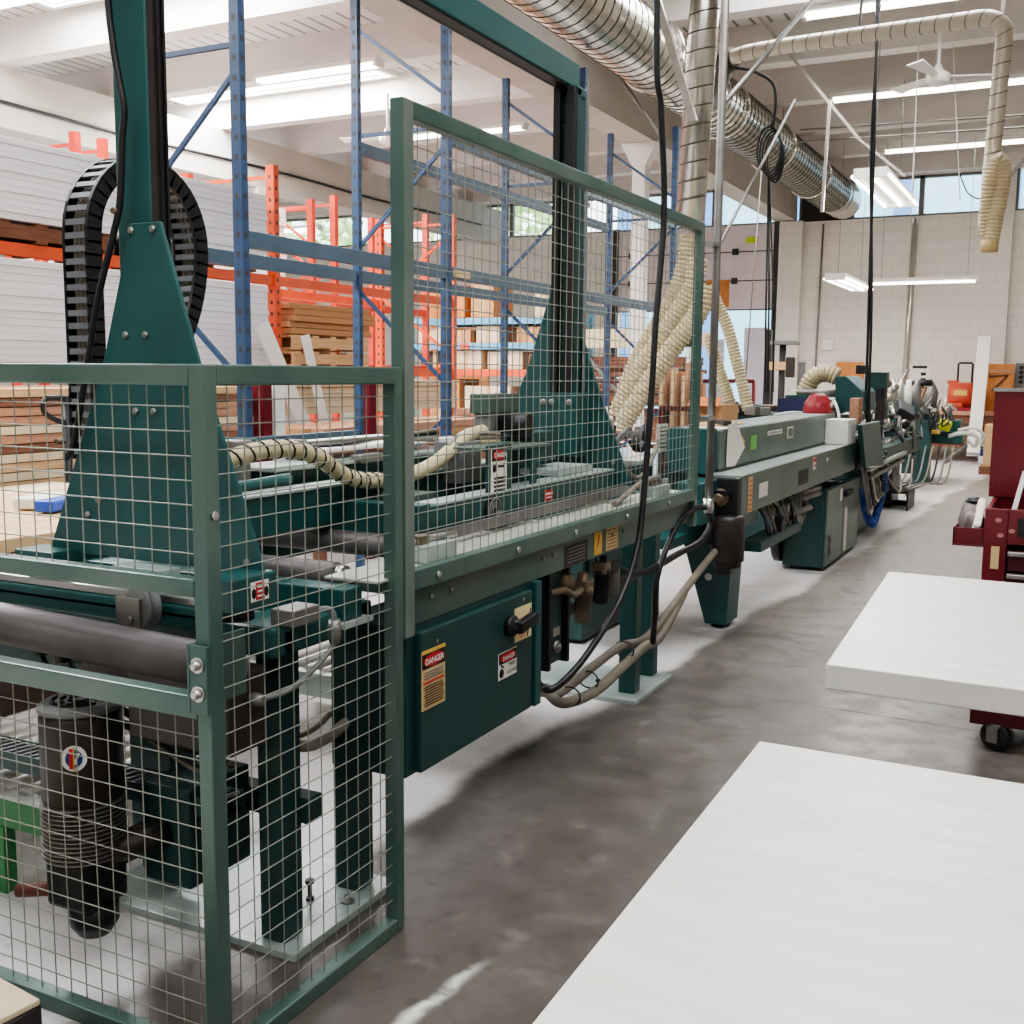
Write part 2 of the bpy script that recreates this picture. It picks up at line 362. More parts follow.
for i, (x0, x1, y0, y1) in enumerate(SKY):
    f = MB().mat(WHITE); t = .07
    f.box(x0 - t, x1 + t, y0 - t, y0, ZD - .08, ZD); f.box(x0 - t, x1 + t, y1, y1 + t, ZD - .08, ZD); f.box(x0 - t, x0, y0, y1, ZD - .08, ZD); f.box(x1, x1 + t, y0, y1, ZD - .08, ZD)
    f.mat(SKYL).box(x0, x1, y0, y1, ZD - .04, ZD - .02)
    struct('window_%d' % (i + 20), f)
k = 0
for y in [9.15 + 1.93 * j for j in range(-8, 7)]:
    k += 1; struct('ceiling_beam', MB().box(XL, XR, y, y + .24, 5.05, ZD), BEAMW)
g = MB().box(-5.42, -5.02, YB, YF, 4.48, 5.05)
struct('ceiling_girder', g, CONC_G)
struct('ceiling_girder', MB().box(-11.95, -11.5, YB, YF, 4.34, 5.05), CONC_G)
def column(x, y, z):
    m = MB().box(x - .09, x + .09, y - .09, y + .09, 0, z - .3)
    m.prism([(x - .09, z - .3), (x + .09, z - .3), (x + .25, z), (x - .25, z)], 'y', y - .1, y + .1)
    return struct('column', m, WHITE, bevel=.01)
column(-5.22, 13.9, 4.48); column(-11.72, 13.9, 4.34); column(-11.72, 6.2, 4.34)
# strip window: mullions, sill, glass
GLASS = bpy.data.materials.new('window_glass'); GLASS.use_nodes = True
_b = GLASS.node_tree.nodes['Principled BSDF']; _b.inputs['Transmission Weight'].default_value = 1; _b.inputs['Roughness'].default_value = 0.0; _b.inputs['IOR'].default_value = 1.0; _b.inputs['Base Color'].default_value = (.93, .97, 1, 1); _b.inputs['Alpha'].default_value = .12
xs = [-22.9, -20.4, -18, -15.4, -13, -11.3, -9.0, -6.7, -4.95, -4.0, -2.75, -1.62]
for i, (a, b) in enumerate(zip(xs, xs[1:])):
    if a in (-4.95,):                                        # blanked pane where the duct leaves
        struct('window_%d' % (i + 1), MB().box(a, b, YF + .08, YF + .12, 4.46, 5.2), DARKM); continue
    f = MB().mat(MULL); t = .045
    f.box(a, a + t, YF + .06, YF + .16, 4.46, 5.2); f.box(b - t, b, YF + .06, YF + .16, 4.46, 5.2); f.box(a, b, YF + .04, YF + .18, 4.46, 4.5); f.box(a, b, YF + .06, YF + .16, 5.15, 5.2)
    o = struct('window_%d' % (i + 1), f)
    struct('pane', MB().box(a + t, b - t, YF + .10, YF + .106, 4.5, 5.15), GLASS, o)
a, b = -1.15, 1.6
f = MB().mat(MULL).box(a, a + .05, YF + .06, YF + .16, 4.46, 5.2).box(b - .05, b, YF + .06, YF + .16, 4.46, 5.2).box(a, b, YF + .04, YF + .18, 4.46, 4.5)
o = struct('window_12', f); struct('pane', MB().box(a + .05, b - .05, YF + .10, YF + .106, 4.5, 5.2), GLASS, o)
struct('trim_3', MB().box(-1.62, -1.15, YF + .02, YF + .28, 4.46, 5.2), BLOCKM)
struct('trim_4', MB().box(1.6, XR, YF + .02, YF + .28, 4.46, 5.2), BLOCKM)
# sectional roll-up door, half raised
dr = MB().mat(mat('door_skin', (222, 208, 210), .5, 0, .05, 2)); zz = [2.8, 3.37, 3.94, 4.44]
for z0, z1 in zip(zz, zz[1:]): dr.box(-8.7, -5.4, YF - .06, YF - .01, z0 + .012, z1 - .012)
dr.mat(DARKM)
for z in zz[:-1]: dr.box(-8.7, -5.4, YF - .05, YF - .02, z - .012, z + .012)
o = struct('door_1', dr)
hp = MB().mat(BLACK)
for x in (-6.2, -7.3, -8.4):
    for z in zz[1:-1]: hp.box(x - .06, x + .06, YF - .09, YF - .06, z - .06, z + .06)
struct('hinge', hp, None, o)
struct('patch_panel', MB().box(-6.78, -6.3, YF - .075, YF - .06, 2.86, 3.4), PLY, o)
struct('sticker', MB().box(-6.0, -5.75, YF - .07, YF - .06, 4.1, 4.22), LIME, o)
struct('door_track', MB().box(-5.42, -5.32, YF - .14, YF - .02, 0, 4.5).box(-8.8, -8.7, YF - .14, YF - .02, 0, 4.5), DARKM, o)
# outdoors: yard, neighbouring building, trees
struct('ground', MB().box(-60, 40, YF + .3, 70, -.3, -.05), mat('pale_yard', (215, 212, 206), .9, 0, .05, .5))
nb = MB().mat(mat('neighbour_cladding', (176, 222, 236), .6, 0, .04, 2)).box(-14, 14, 36, 44, 0, 13)
nb.mat(mat('neighbour_column', (110, 150, 200), .6, 0, .04, 2))
for x in range(-14, 15, 3): nb.box(x - .25, x + .25, 35.8, 36, 0, 13)
nb.box(-14, 14, 35.75, 36, 10.6, 11)
o = tag(nb.build('outside_building', org=(0, 36, 0)), 'pale blue building with darker blue columns outside the high window', 'building')
def tree(x, y, h, lab):
    t = thing('yard_tree', lab, 'tree', (x, y, 0), 'trees outside the windows')
    MB().tube([(x, y, -.05), (x + .1, y, h * .4), (x, y, h * .7)], [.22, .16, .08], 8).build('trunk', BARK, t)
    lf = MB()
    for _ in range(800):
        a, e, r = R.uniform(0, 6.28), R.uniform(-1, 1), R.uniform(.4, 1) ** .5
        c = Vector((x + math.cos(a) * r * 1.9 * (1 - e * e) ** .5, y + math.sin(a) * r * 1.9 * (1 - e * e) ** .5, h * .68 + e * h * .32))
        u = Vector((R.uniform(-1, 1), R.uniform(-1, 1), R.uniform(-1, 1))).normalized(); v = u.orthogonal().normalized() * .13; u = u * .22
        lf.add([c - u, c + v, c + u, c - v], [(0, 1, 2, 3)])
    lf.build('foliage', LEAFM, t)
tree(-20.8, 27, 7.2, 'leafy yard tree outside the end wall, the one farther from the roll-up door'); tree(-15.2, 28.5, 7.8, 'leafy yard tree outside the end wall, the one nearer the roll-up door')

# ================================================================== LIGHT
wd = bpy.data.worlds.new('sky'); S.world = wd; wd.use_nodes = True
_n = wd.node_tree.nodes['Background']; _n.inputs[0].default_value = (.86, .93, 1, 1); _n.inputs[1].default_value = 8
def area(x, y, z, sx, sy, p, c=(1, .97, .93)):
    l = bpy.data.lights.new('lamp', 'AREA'); l.shape = 'RECTANGLE'; l.size = sx; l.size_y = sy; l.energy = p; l.color = c
    o = bpy.data.objects.new('lamp', l); COL.objects.link(o); o.location = (x, y, z); return o
def fixture(c, L_, axis, label, w=.16, drop=0.0, n=2, p=60, tilt=0):
    c = Vector(c); t = thing('fluorescent_light', label, 'light', c, 'fluorescent lights')
    m = MB().box(-L_ / 2, L_ / 2, -w / 2, w / 2, 0, .05).box(-L_ / 2, -L_ / 2 + .04, -w / 2, w / 2, -.05, .001).box(L_ / 2 - .04, L_ / 2, -w / 2, w / 2, -.05, .001)
    qs = []
    for i in range(n):
        y = (i - (n - 1) / 2) * w * .55; qs.append((MB().cyl((-L_ / 2 + .04, y, -.028), (L_ / 2 - .04, y, -.028), .019, 10), 'tube', TUBE))
    rs = []
    if drop:
        for x in (-L_ * .4, L_ * .4): rs.append((MB().cyl((x, 0, .05), (x, 0, drop), .004, 5), 'hanger', STEELD))
    for b_, nm, mm in [(m, 'housing', WHITE)] + qs + rs:
        if not b_.v: continue
        if axis == 'y': b_.v = [Vector((-p_.y, p_.x, p_.z)) for p_ in b_.v]
        b_.v = [p_ + c for p_ in b_.v]; b_.build(nm, mm, t)
    if p:
        a = area(c.x, c.y, c.z - .07, L_ if axis == 'x' else w, w if axis == 'x' else L_, p)
    return t
fixture((-1.4, 11.28, 5.0), 2.4, 'x', 'ceiling strip light, nearest of the three over the aisle', drop=.05, p=80)
fixture((-1.2, 14.75, 5.0), 3.6, 'x', 'long ceiling strip light behind the ceiling fan over the aisle', drop=.05, p=120)
fixture((-1.2, 18.4, 5.0), 3.4, 'x', 'ceiling strip light close to the strip window, farthest over the aisle', drop=.05, p=140)
fixture((-2.05, 13.4, 3.62), 2.3, 'y', 'wide hanging light with bright tubes in front of the high window', w=.34, drop=1.42, n=3, p=160)
fixture((-3.35, 18.6, 3.0), 2.5, 'y', 'small hanging light end-on beside the aluminium light bar', w=.3, drop=2.05, n=3, p=150)
fixture((-2.15, 18.0, 2.95), 1.55, 'x', 'slim hanging light bar seen side-on in front of the block wall', w=.1, drop=2.1, n=1, p=15)
fixture((-8.05, 10.75, 4.95), 1.75, 'x', 'strip light right under the glowing skylight of the storage bay', drop=.1, p=80)
fixture((-9.2, 7.5, 4.95), 1.6, 'x', 'strip light in the top corner above the white panel stacks', drop=.1, p=80)
fixture((-8.8, 14.2, 4.95), .9, 'x', 'short strip light beside the storage bay ceiling fan', drop=.1, p=40)
fixture((-7.45, 14.3, 4.95), .7, 'x', 'short strip light seen through the tall mesh, between two blue uprights', drop=.1, p=40)
fixture((-13.2, 16.6, 4.1), 1.6, 'x', 'strip light beyond the red racks above the far windows', drop=.94, p=60)
for (x0, x1, y0, y1), p in zip(SKY, (1100, 600, 900, 600, 340, 300, 800, 220, 900)): area((x0 + x1) / 2, (y0 + y1) / 2, ZD - .06, x1 - x0, y1 - y0, p, (.96, .98, 1))
for x, y, p in ((-3, -4, 250), (3, -4, 200)): area(x, y, 5.0, 3, 1.2, p, (.96, .98, 1))  # unseen fill lamps added behind the camera, no fixture
S.view_settings.view_transform = 'AgX'
S.view_settings.look = 'AgX - Medium High Contrast'
S.view_settings.exposure = -0.9

# ================================================================== SAFETY FENCE
XF = -1.529; T = .04
def mesh_grid(mb, a, u, v, w, h, step=.05, r=.0016):
    a = Vector(a); u = Vector(u); v = Vector(v); n = u.cross(v)
    for i in range(1, int(w / step) + 1):
        x = i * step
        if x < w - .01: mb.tube([a + u * x, a + u * x + v * h], r, 5, cap=False)
    for j in range(1, int(h / step) + 1):
        z = j * step
        if z < h - .01: mb.tube([a + v * z + n * .003, a + u * w + v * z + n * .003], r, 5, cap=False)
    return mb
fl = thing('safety_fence', 'waist-high green mesh safety fence with a corner post and front roller, around the machine end', 'fence', (XF, 1.7, 0))
YC = 1.66; XE = -3.3
MB().box(XF - T, XF, YC, YC + T, 0, 1.513).build('corner_post', FG, fl, .004)
MB().box(XF - T, XF, 2.35, 2.385, 0, 1.513).build('post', FG, fl, .004)
MB().box(XE - T, XE, YC, YC + T, 0, 1.513).build('post', FG, fl, .004)
for z0, z1, n in ((1.470, 1.513, 'top_rail'), (1.04, 1.078, 'middle_rail'), (.783, .832, 'middle_rail'), (.0, .04, 'bottom_rail')):
    MB().box(XE, XF - T, YC, YC + T, z0, z1).build(n, FG, fl, .004)
MB().box(XF - T, XF, YC + T, 2.35, 1.470, 1.513).build('top_rail', FG, fl, .004)
MB().box(XF - T, XF, YC + T, 2.35, .0, .04).build('bottom_rail', FG, fl, .004)
mesh_grid(MB(), (XE, YC + .02, 1.078), UX, UZ, XF - T - XE, .392).build('wire_mesh', WIRE, fl)
mesh_grid(MB(), (XE, YC + .02, .04), UX, UZ, XF - T - XE, .743).build('wire_mesh', WIRE, fl)
mesh_grid(MB(), (XF - .02, YC + T, .04), UY, UZ, .65, 1.43).build('wire_mesh', WIRE, fl)
# grey rubber roller across the gap of the front panel, carried by a bolted bracket
MB().cyl((XE + .02, 1.79, .905), (-1.586, 1.79, .857), .050, 28).build('roller', GREYR, fl)
br = MB().box(-1.575, -1.529, 1.648, 1.66, .80, .945).box(-1.583, -1.575, 1.648, 1.82, .80, .945)
bo = br.build('roller_bracket', FG, fl, .002)
for z in (.845, .905): MB().lathe([(.017, 0), (.017, .004), (.010, .004), (.010, .014), (.006, .016)], (-1.552, 1.648, z), (0, -1, 0), 12).build('bolt', STEEL, bo)
MB().lathe([(.009, 0), (.009, .006), (.002, .007)], (XF, 1.68, 1.21), (1, 0, 0), 10).build('bolt', STEEL, fl)

ft = thing('tall_safety_fence', 'tall green mesh safety screen standing on the machine edge', 'fence', (XF, 2.36, .93))
MB().box(XF - T, XF, 2.39, 2.44, .80, 2.18).build('post', FG, ft, .004)
MB().box(XF, XF + .0015, 2.393, 2.437, .803, 2.176).build('worn_lit_post_face', FSIL, ft); MB().box(XF - T, XF, 4.87, 4.91, .80, 2.18).build('post', FG, ft, .004)  # wear and reflected light painted on as a paler face
MB().box(XF - T, XF, 2.44, 4.87, 2.135, 2.18).build('top_rail', FG, ft, .004)
MB().box(XF - .006, XF, 2.44, 4.87, .925, .975).box(XF - T, XF - .006, 2.44, 4.87, .968, .975).build('bottom_rail', FG, ft)
mesh_grid(MB(), (XF - .02, 2.44, .975), UY, UZ, 2.43, 1.16).build('wire_mesh', WIRE, ft)
for y in (2.56, 3.05, 3.5, 4.0, 4.5): MB().lathe([(.010, 0), (.010, .006), (.002, .007)], (XF, y, .948), (1, 0, 0), 8).build('bolt', STEEL, ft)

# ================================================================== GANTRY MACHINE
gm = thing('gantry_press_machine', 'long green gantry machine with two trapezoid towers behind the mesh fence', 'machine', (-2.0, 2.0, 0))
def P(mb, n, m=None, par=None, bev=0.0): return mb.build(n, m, par or gm, bev)
# base plates and legs
for x0, x1, y0, y1 in ((-2.42, -1.68, 2.10, 2.58), (-2.45, -1.69, 4.58, 5.10)):
    P(MB().box(x0, x1, y0, y1, 0.0, .02), 'base_plate', PALEG, bev=.002)
for x, y in ((-1.775, 2.17), (-1.775, 2.50), (-2.36, 2.33), (-1.775, 4.72), (-1.805, 5.05), (-2.36, 4.72)):
    P(MB().box(x - .04, x + .04, y - .04, y + .04, .02, .86), 'leg', G if y > 4 else GD, bev=.006)  # lighting painted in: near legs darker green, far legs lighter
for x, y in ((-1.83, 2.36), (-1.90, 4.64)):
    P(MB().lathe([(.012, 0), (.012, .008), (.006, .01), (.006, .05), (.013, .05), (.013, .06)], (x, y, .02), n=10), 'levelling_bolt', BLACK)
P(MB().lathe([(.02, 0), (.02, .006), (.009, .01), (.009, .02)], (-1.73, 2.40, .02), n=12), 'levelling_bolt', STEELD)
# right side rail, reflected light painted in as its cream top; left side rail
P(MB().box(-1.60, -1.552, 2.40, 4.88, .82, .962), 'side_rail', GS, bev=.003)
P(MB().box(-1.72, -1.552, 2.30, 4.86, .962, .968), 'top_plate', CREAMT)
P(MB().box(-2.60, -2.53, 2.0, 4.88, .82, .99), 'side_rail', G, bev=.003)
for y in (2.56, 2.67, 3.28, 3.36, 3.9, 4.02): P(MB().lathe([(.008, 0), (.008, .006), (.003, .008)], (-1.552, y, .885), (1, 0, 0), 8), 'bolt', STEELD)
# end cross beams
P(MB().box(-2.55, -1.60, 2.22, 2.30, .875, .955), 'cross_beam', G, bev=.004)
P(MB().box(-2.55, -1.58, 2.19, 2.32, .862, .874), 'beam_flange_or_lit_edge', PALEG)
P(MB().box(-2.55, -1.60, 4.78, 4.86, .83, .955), 'cross_beam', G, bev=.004)
P(MB().box(-3.0, -1.62, 1.97, 2.05, .83, .905), 'cross_beam', G, bev=.012)
P(MB().box(-1.80, -1.62, 2.0, 2.32, .83, .90), 'corner_tube', G, bev=.012)
P(MB().box(-3.2, -1.80, 1.92, 2.0, .885, .945), 'front_beam', G, bev=.006)
rl = MB().box(-3.2, -1.80, 1.925, 1.985, .946, .966)
P(rl, 'linear_rail', STEEL, bev=.004)
P(MB().box(-3.2, -1.80, 1.92, 1.93, .918, .924), 'rail_groove', BLACK)
for y, r in ((2.45, .037), (2.80, .037), (4.2, .034), (3.5, .034)):
    o = P(MB().cyl((-2.52, y, .94 + (y > 2.6) * .03), (-1.79, y, .94 + (y > 2.6) * .03), r, 20), 'cross_roller', GREYR)
    P(MB().lathe([(.03, 0), (.03, .03), (.02, .03), (.02, .06), (.012, .06), (.012, .11)], (-1.79, y, .94 + (y > 2.6) * .03), (1, 0, 0), 14), 'roller_journal', STEEL, o)
for y in (2.62, 3.15, 3.9): P(MB().box(-2.5, -1.74, y, y + .12, .86, .90), 'slat', GS, bev=.003)
# pulley on its bracket
pu = P(MB().lathe([(.052, 0), (.056, .004), (.049, .012), (.049, .022), (.056, .030), (.052, .034)], (-1.945, 1.87, .945), (.25, 1, 0), 28), 'pulley', GREYP)
P(MB().box(-2.0, -1.925, 1.855, 1.865, .88, .965), 'pulley_bracket', STEELD)
P(MB().lathe([(.007, 0), (.007, .008)], (-1.95, 1.855, .915), (0, -1, 0), 10), 'bolt', STEELD)
# gear box at the corner with a warning sticker
P(MB().box(-1.76, -1.648, 1.86, 2.02, .955, 1.035), 'corner_box', G, bev=.006)
P(MB().cyl((-1.70, 1.93, .93), (-1.70, 1.93, .955), .045, 18), 'box_foot', BLACK)
st = MB().mat(WHITE).plate((-1.647, 1.955, .997), UY, UZ, .062, .046)
st.mat(LRED).plate((-1.646, 1.955, .997), UY, UZ, .03, .04); st.mat(LBLK).disc((-1.646, 1.933, .993), UY, UZ, .007, .012).disc((-1.646, 1.977, .993), UY, UZ, .007, .012)
st.mat(WHITE).plate((-1.6445, 1.955, 1.008), UY, UZ, .022, .004).plate((-1.6445, 1.955, .997), UY, UZ, .02, .004).plate((-1.6445, 1.955, .986), UY, UZ, .022, .004)
P(st, 'warning_label')
P(MB().box(-1.655, -1.585, 2.0, 2.1, .905, .945), 'limit_switch', STEELD, bev=.004)
P(MB().tube(spline([(-1.60, 2.1, .93), (-1.575, 2.13, .925), (-1.57, 2.14, .88), (-1.575, 2.13, .83), (-1.60, 2.02, .76), (-1.63, 1.93, .745)]), .007, 8), 'conduit', GREYP)
P(MB().lathe([(.014, 0), (.018, .02), (.018, .04), (.012, .06)], (-1.572, 2.14, .90), (0, 0, -1), 12), 'conduit_gland', STEELD)
# drive housing under the corner
P(MB().box(-1.98, -1.66, 1.86, 1.985, .62, .815), 'drive_housing', BROWNBLK, bev=.008)
P(MB().box(-2.25, -1.99, 1.96, 2.06, .66, .80), 'drive_housing', BROWNBLK, bev=.008)
P(MB().lathe([(.012, 0), (.016, .01), (.016, .03), (.01, .04)], (-1.66, 1.93, .745), (1, 0, 0), 12), 'conduit_gland', STEELD)
for i in range(5):
    a = R.uniform(0, .1)
    P(MB().tube(spline([(-2.5 + .06 * i, 2.02, .80), (-2.35 + .05 * i, 1.98, .70 - a), (-2.1, 2.0, .63 - a * .6), (-1.92, 2.03, .58 - a), (-1.80, 2.02, .54 - a * .4 + .03 * i)]), .008, 6), 'loose_cable', HOSEG if i % 2 else BLACK)
for x, z in ((-2.43, .80), (-2.35, .79), (-2.28, .80)): P(MB().lathe([(.02, 0), (.024, .01), (.024, .05), (.012, .06)], (x, 1.99, z - .06), n=12), 'air_fitting', BLACK)
P(MB().tube([(-2.22 + .03 * math.cos(t), 1.97, .80 + .03 * math.sin(t)) for t in [math.pi * (1 + k / 10) for k in range(11)]], .008, 8), 'hose_loop', WHITE)
# slotted cable trays running across
def tray(x0, x1, y, z, w=.09, par=None):
    m = MB().mat(GD).box(x0, x1, y, y + .006, z - .05, z).box(x0, x1, y + w, y + w + .006, z - .05, z)
    m.mat(BLACK).box(x0, x1, y + .006, y + w, z - .05, z - .042).mat(LGREY)
    x = x0 + .01
    while x < x1 - .02: m.bar((x, y + .004, z - .006), (x + .018, y + w, z - .006), .008, .008); x += .03
    return P(m, 'slotted_cable_tray')
tray(-3.3, -1.82, 1.99, .44); tray(-3.4, -2.12, 2.16, .70)
P(MB().box(-2.1, -1.70, 2.19, 2.25, .33, .40), 'lower_cross_beam', GD, bev=.004)
P(MB().box(-2.34, -2.18, 2.2, 2.3, .10, .62), 'gear_post', GD, bev=.006)
# upright vertical motor with its gearbox, held low at the front
mo = P(MB().lathe([(.088, .44), (.098, .45), (.098, .655), (.092, .672), (.075, .680)], (-2.14, 1.86, 0), n=28), 'upright_motor', BROWNBLK)
P(MB().lathe([(.1, 0), (.1, .012), (.085, .02)], (-2.14, 1.86, .672), n=28), 'motor_cap', GREYP, mo)
vt = MB()
for r in (.025, .045, .065):
    for k in range(4):
        a0 = k * math.pi / 2 + .15; vt.tube([(-2.14 + r * math.cos(a0 + t * 1.27), 1.86 + r * math.sin(a0 + t * 1.27), .6925) for t in [j / 6 for j in range(7)]], .0055, 5)
P(vt, 'cap_slots', BLACK, mo)
P(MB().lathe([v for k in range(13) for v in ((.090, .30 + k * .0115), (.103, .302 + k * .0115), (.103, .305 + k * .0115), (.090, .307 + k * .0115))], (-2.14, 1.86, 0), n=28), 'cooling_fins', STEELD, mo)
n_ = Vector((.62, -.78, 0)).normalized(); u_ = Vector((.78, .62, 0)).normalized(); oo = Vector((-2.14, 1.86, .575)) + n_ * .099
em = MB().mat(WHITE).disc(oo, u_, UZ, .030, .032, .0015); em.mat(LBLUE2).disc(oo + n_ * .001, u_, UZ, .020, .022, .0015); em.mat(LRED).plate(oo + n_ * .0025 - u_ * .006, u_, UZ, .010, .05); em.mat(WHITE).plate(oo + n_ * .0035 + u_ * .006, u_, (u_ * .4 + UZ), .006, .03)
em.mat(YEL).plate(oo + n_ * .004, u_, UZ, .003, .060)
P(em, 'round_emblem', None, mo)
P(MB().box(-2.21, -2.07, 1.79, 1.93, .17, .30), 'gearbox', BLACK, bev=.012)
P(MB().lathe([(.06, 0), (.06, .05), (.04, .08)], (-2.12, 1.86, .17), (0, 0, -1), 14), 'gearbox_nose', BLACK)
P(MB().cyl((-2.2, 1.83, .20), (-2.31, 1.79, .185), .018, 12), 'red_shaft_end', mat('rust_red', (110, 56, 50), .6, 0, .2, 9))
P(MB().cyl((-2.08, 1.86, .30), (-1.98, 1.98, .34), .035, 14), 'coupling', BROWNBLK)
P(MB().bar((-2.09, 1.88, .29), (-1.93, 2.1, .38), .06), 'gearbox_arm', BLACK)
P(MB().box(-2.06, -1.9, 1.97, 2.2, .20, .46), 'arm_bracket', GD, bev=.006)

# ---- towers
PROF = [(-2.39, 1.025), (-1.668, 1.025), (-1.856, 1.52), (-1.965, 1.852), (-2.06, 1.852), (-2.168, 1.52)]
def tower(y, inward):
    yy = y + inward * .004
    t = P(MB().prism(PROF, 'y', y, y + .012), 'tower_plate', G, bev=.003)
    c = MB().box(-2.115, -2.0, y + inward * .012, y + inward * .06, 1.5, 2.80)
    P(c, 'tower_column', G, bev=.006)
    rr = MB().mat(BROWNBLK).box(-2.0, -1.982, y + inward * .014, y + inward * .055, 1.40, 2.74)
    rr.mat(BLACK).box(-1.994, -1.975, y + inward * .022, y + inward * .028, 1.40, 2.74).box(-1.994, -1.975, y + inward * .04, y + inward * .046, 1.40, 2.74)
    P(rr, 'slide_rail', BLACK)
    f = -1
    for x, z in ((-2.055, 1.835), (-1.985, 1.835), (-2.085, 1.585), (-2.02, 1.585), (-2.06, 1.40), (-2.0, 1.40), (-2.24, 1.13), (-1.72, 1.05), (-2.2, 1.17)):
        P(MB().lathe([(.009, 0), (.009, .005), (.006, .009)], (x, y, z), (0, -1, 0), 8), 'bolt', STEELD, t)
    return t
tower(2.0, 1); 
P(MB().box(-2.44, -2.30, 1.93, 2.03, 1.005, 1.035), 'carriage_block', G, bev=.004)
P(MB().box(-2.40, -2.34, 1.94, 1.97, .958, 1.005), 'bearing_block', BLACK, bev=.004)
P(MB().box(-2.10, -1.93, 1.94, 2.0, 1.0, 1.02), 'carriage_block', PALEG, bev=.003)
for x in (-2.14, -2.07, -1.99): P(MB().box(x, x + .02, 1.945, 1.965, .958, .985), 'bearing_block', STEEL, bev=.002)
# black hose following the plate edge and up the column
P(MB().tube(spline([ony(66, 458, 1.985)] + [ony(a_, b_, 1.975) for a_, b_ in ((74, 442), (84, 385), (98, 300), (112, 240), (119, 208), (121, 180), (122, 140), (124, 110), (119, 80), (113, 45), (108, 0), (104, -90))], 10), .0085, 8), 'edge_hose', BLACK)
for x, z in ((-2.30, 1.33), (-2.075, 1.89)): P(MB().cyl((x, 1.985, z - .012), (x, 1.96, z - .012), .008, 8), 'hose_clip', BRASS)
# second tower with front slide rails and carriage panel
t2 = P(MB().prism(PROF, 'y', 4.40, 4.415), 'tower_plate', G, bev=.003)
P(MB().box(-1.99, -1.905, 4.34, 4.40, 1.42, 2.68), 'tower_column', GD, bev=.004)
rr = MB().mat(GD).box(-1.995, -1.90, 4.30, 4.34, 1.40, 2.67)
rr.mat(BLACK).box(-1.995, -1.965, 4.27, 4.30, 1.40, 2.67).box(-1.932, -1.902, 4.27, 4.30, 1.40, 2.67)
k = 1.41
while k < 2.66: rr.box(-1.963, -1.955, 4.292, 4.30, k, k + .008).box(-1.943, -1.935, 4.292, 4.30, k, k + .008); k += .02
P(rr, 'slide_rail')
P(MB().box(-2.075, -1.86, 4.26, 4.36, 1.15, 1.42), 'carriage_panel', G, bev=.004)
for x, z in ((-2.02, 1.38), (-1.98, 1.38), (-1.90, 1.38)): P(MB().lathe([(.014, 0), (.014, .006), (.008, .012)], (x, 4.26, z), (0, -1, 0), 10), 'bolt', STEELD)
P(MB().box(-1.995, -1.90, 4.3, 4.395, 2.64, 2.68), 'column_cap', G, bev=.004)
P(MB().box(-1.897, -1.888, 4.385, 4.40, 1.42, 2.66), 'column_flange', GREYP)
for x, z in ((-2.2, 1.2), (-1.75, 1.12)): P(MB().lathe([(.009, 0), (.009, .005), (.006, .009)], (x, 4.40, z), (0, -1, 0), 8), 'bolt', STEELD, t2)
# overhead beam between the towers
tb = MB().mat(G).box(-1.985, -1.93, 2.0, 4.39, 2.68, 2.785); P(tb, 'overhead_beam', G, .0) if False else tb.build('overhead_beam', G, gm, .005)
P(MB().box(-1.992, -1.985, 2.0, 4.38, 2.67, 2.795), 'beam_flange_or_lit_edge', GREYP); P(MB().box(-1.98, -1.935, 2.0, 4.37, 2.673, 2.681), 'beam_slide', BLACK)

# cable chain arch behind the first tower
ch = [Vector((-2.40, 2.1575, 1.26 + .06 * k)) for k in range(10)]
for k in range(0, 17):
    a = math.pi * (1 - k / 16); ch.append(Vector((-2.40, 2.3625 + .205 * math.cos(a), 1.86 + .21 * math.sin(a))))
for k in range(1, 6): ch.append(Vector((-2.40, 2.567 - .004 * k * k, 1.86 - .06 * k)))
ch = resample(ch, .034)
cm = [MB(), MB()]; cs = MB().mat(LGREY)
for a, b in zip(ch, ch[1:]):
    d = (b - a).normalized(); n = d.cross(UX)
    for s_ in (-1, 1): cm[s_ > 0].bar(a + UX * .042 * s_ - d * .002, b + UX * .042 * s_ + d * .004, .01, .05, up=n)
    c_ = (a + b) / 2
    for s_ in (-1, 1): cs.bar(c_ + n * .021 * s_ - UX * .04, c_ + n * .021 * s_ + UX * .04, .016, .006, up=n)
chn = P(cm[1], 'cable_chain', BLACK); P(cm[0], 'chain_side', BLACK, chn); P(cs, 'chain_slats', LGREY, chn)
cw = MB()
for j in range(4): cw.tube([p + UX * (-.024 + .016 * j) for p in ch], .006, 5)
P(cw, 'chain_cables', HOSEG, chn)
# ---- moving frame between the towers
P(MB().box(-2.12, -2.04, 2.25, 4.2, 1.03, 1.145), 'carriage_beam', G, bev=.004)
P(MB().box(-1.80, -1.74, 2.86, 4.4, .995, 1.09), 'carriage_beam', G, bev=.004)
P(MB().box(-1.82, -1.735, 2.9, 4.38, 1.09, 1.097), 'beam_flange_or_lit_edge', PALEG)  # pale flanges paint in the lit top edges of both beams
P(MB().box(-2.13, -2.03, 2.25, 4.2, 1.145, 1.152), 'beam_flange_or_lit_edge', PALEG)
P(MB().box(-2.10, -1.74, 2.80, 2.87, 1.0, 1.10), 'carriage_beam', G, bev=.004)
P(MB().box(-2.5, -2.42, 2.3, 4.3, 1.05, 1.18), 'carriage_beam', G, bev=.004)
P(MB().box(-2.06, -1.86, 2.95, 3.1, 1.09, 1.11), 'foot_plate', GS, bev=.003)
P(MB().tube(spline([(-2.45, 2.25, 1.17), (-2.2, 2.25, 1.165), (-2.15, 2.3, 1.16), (-2.15, 2.7, 1.17)]), .018, 10), 'tube_guard', G)
P(MB().box(-2.62, -2.25, 3.0, 3.9, 1.225, 1.24), 'cover_sheet', WHITE, bev=.004)
P(MB().box(-2.40, -2.20, 2.7, 3.9, 1.185, 1.20), 'cover_sheet', PALEG, bev=.004)
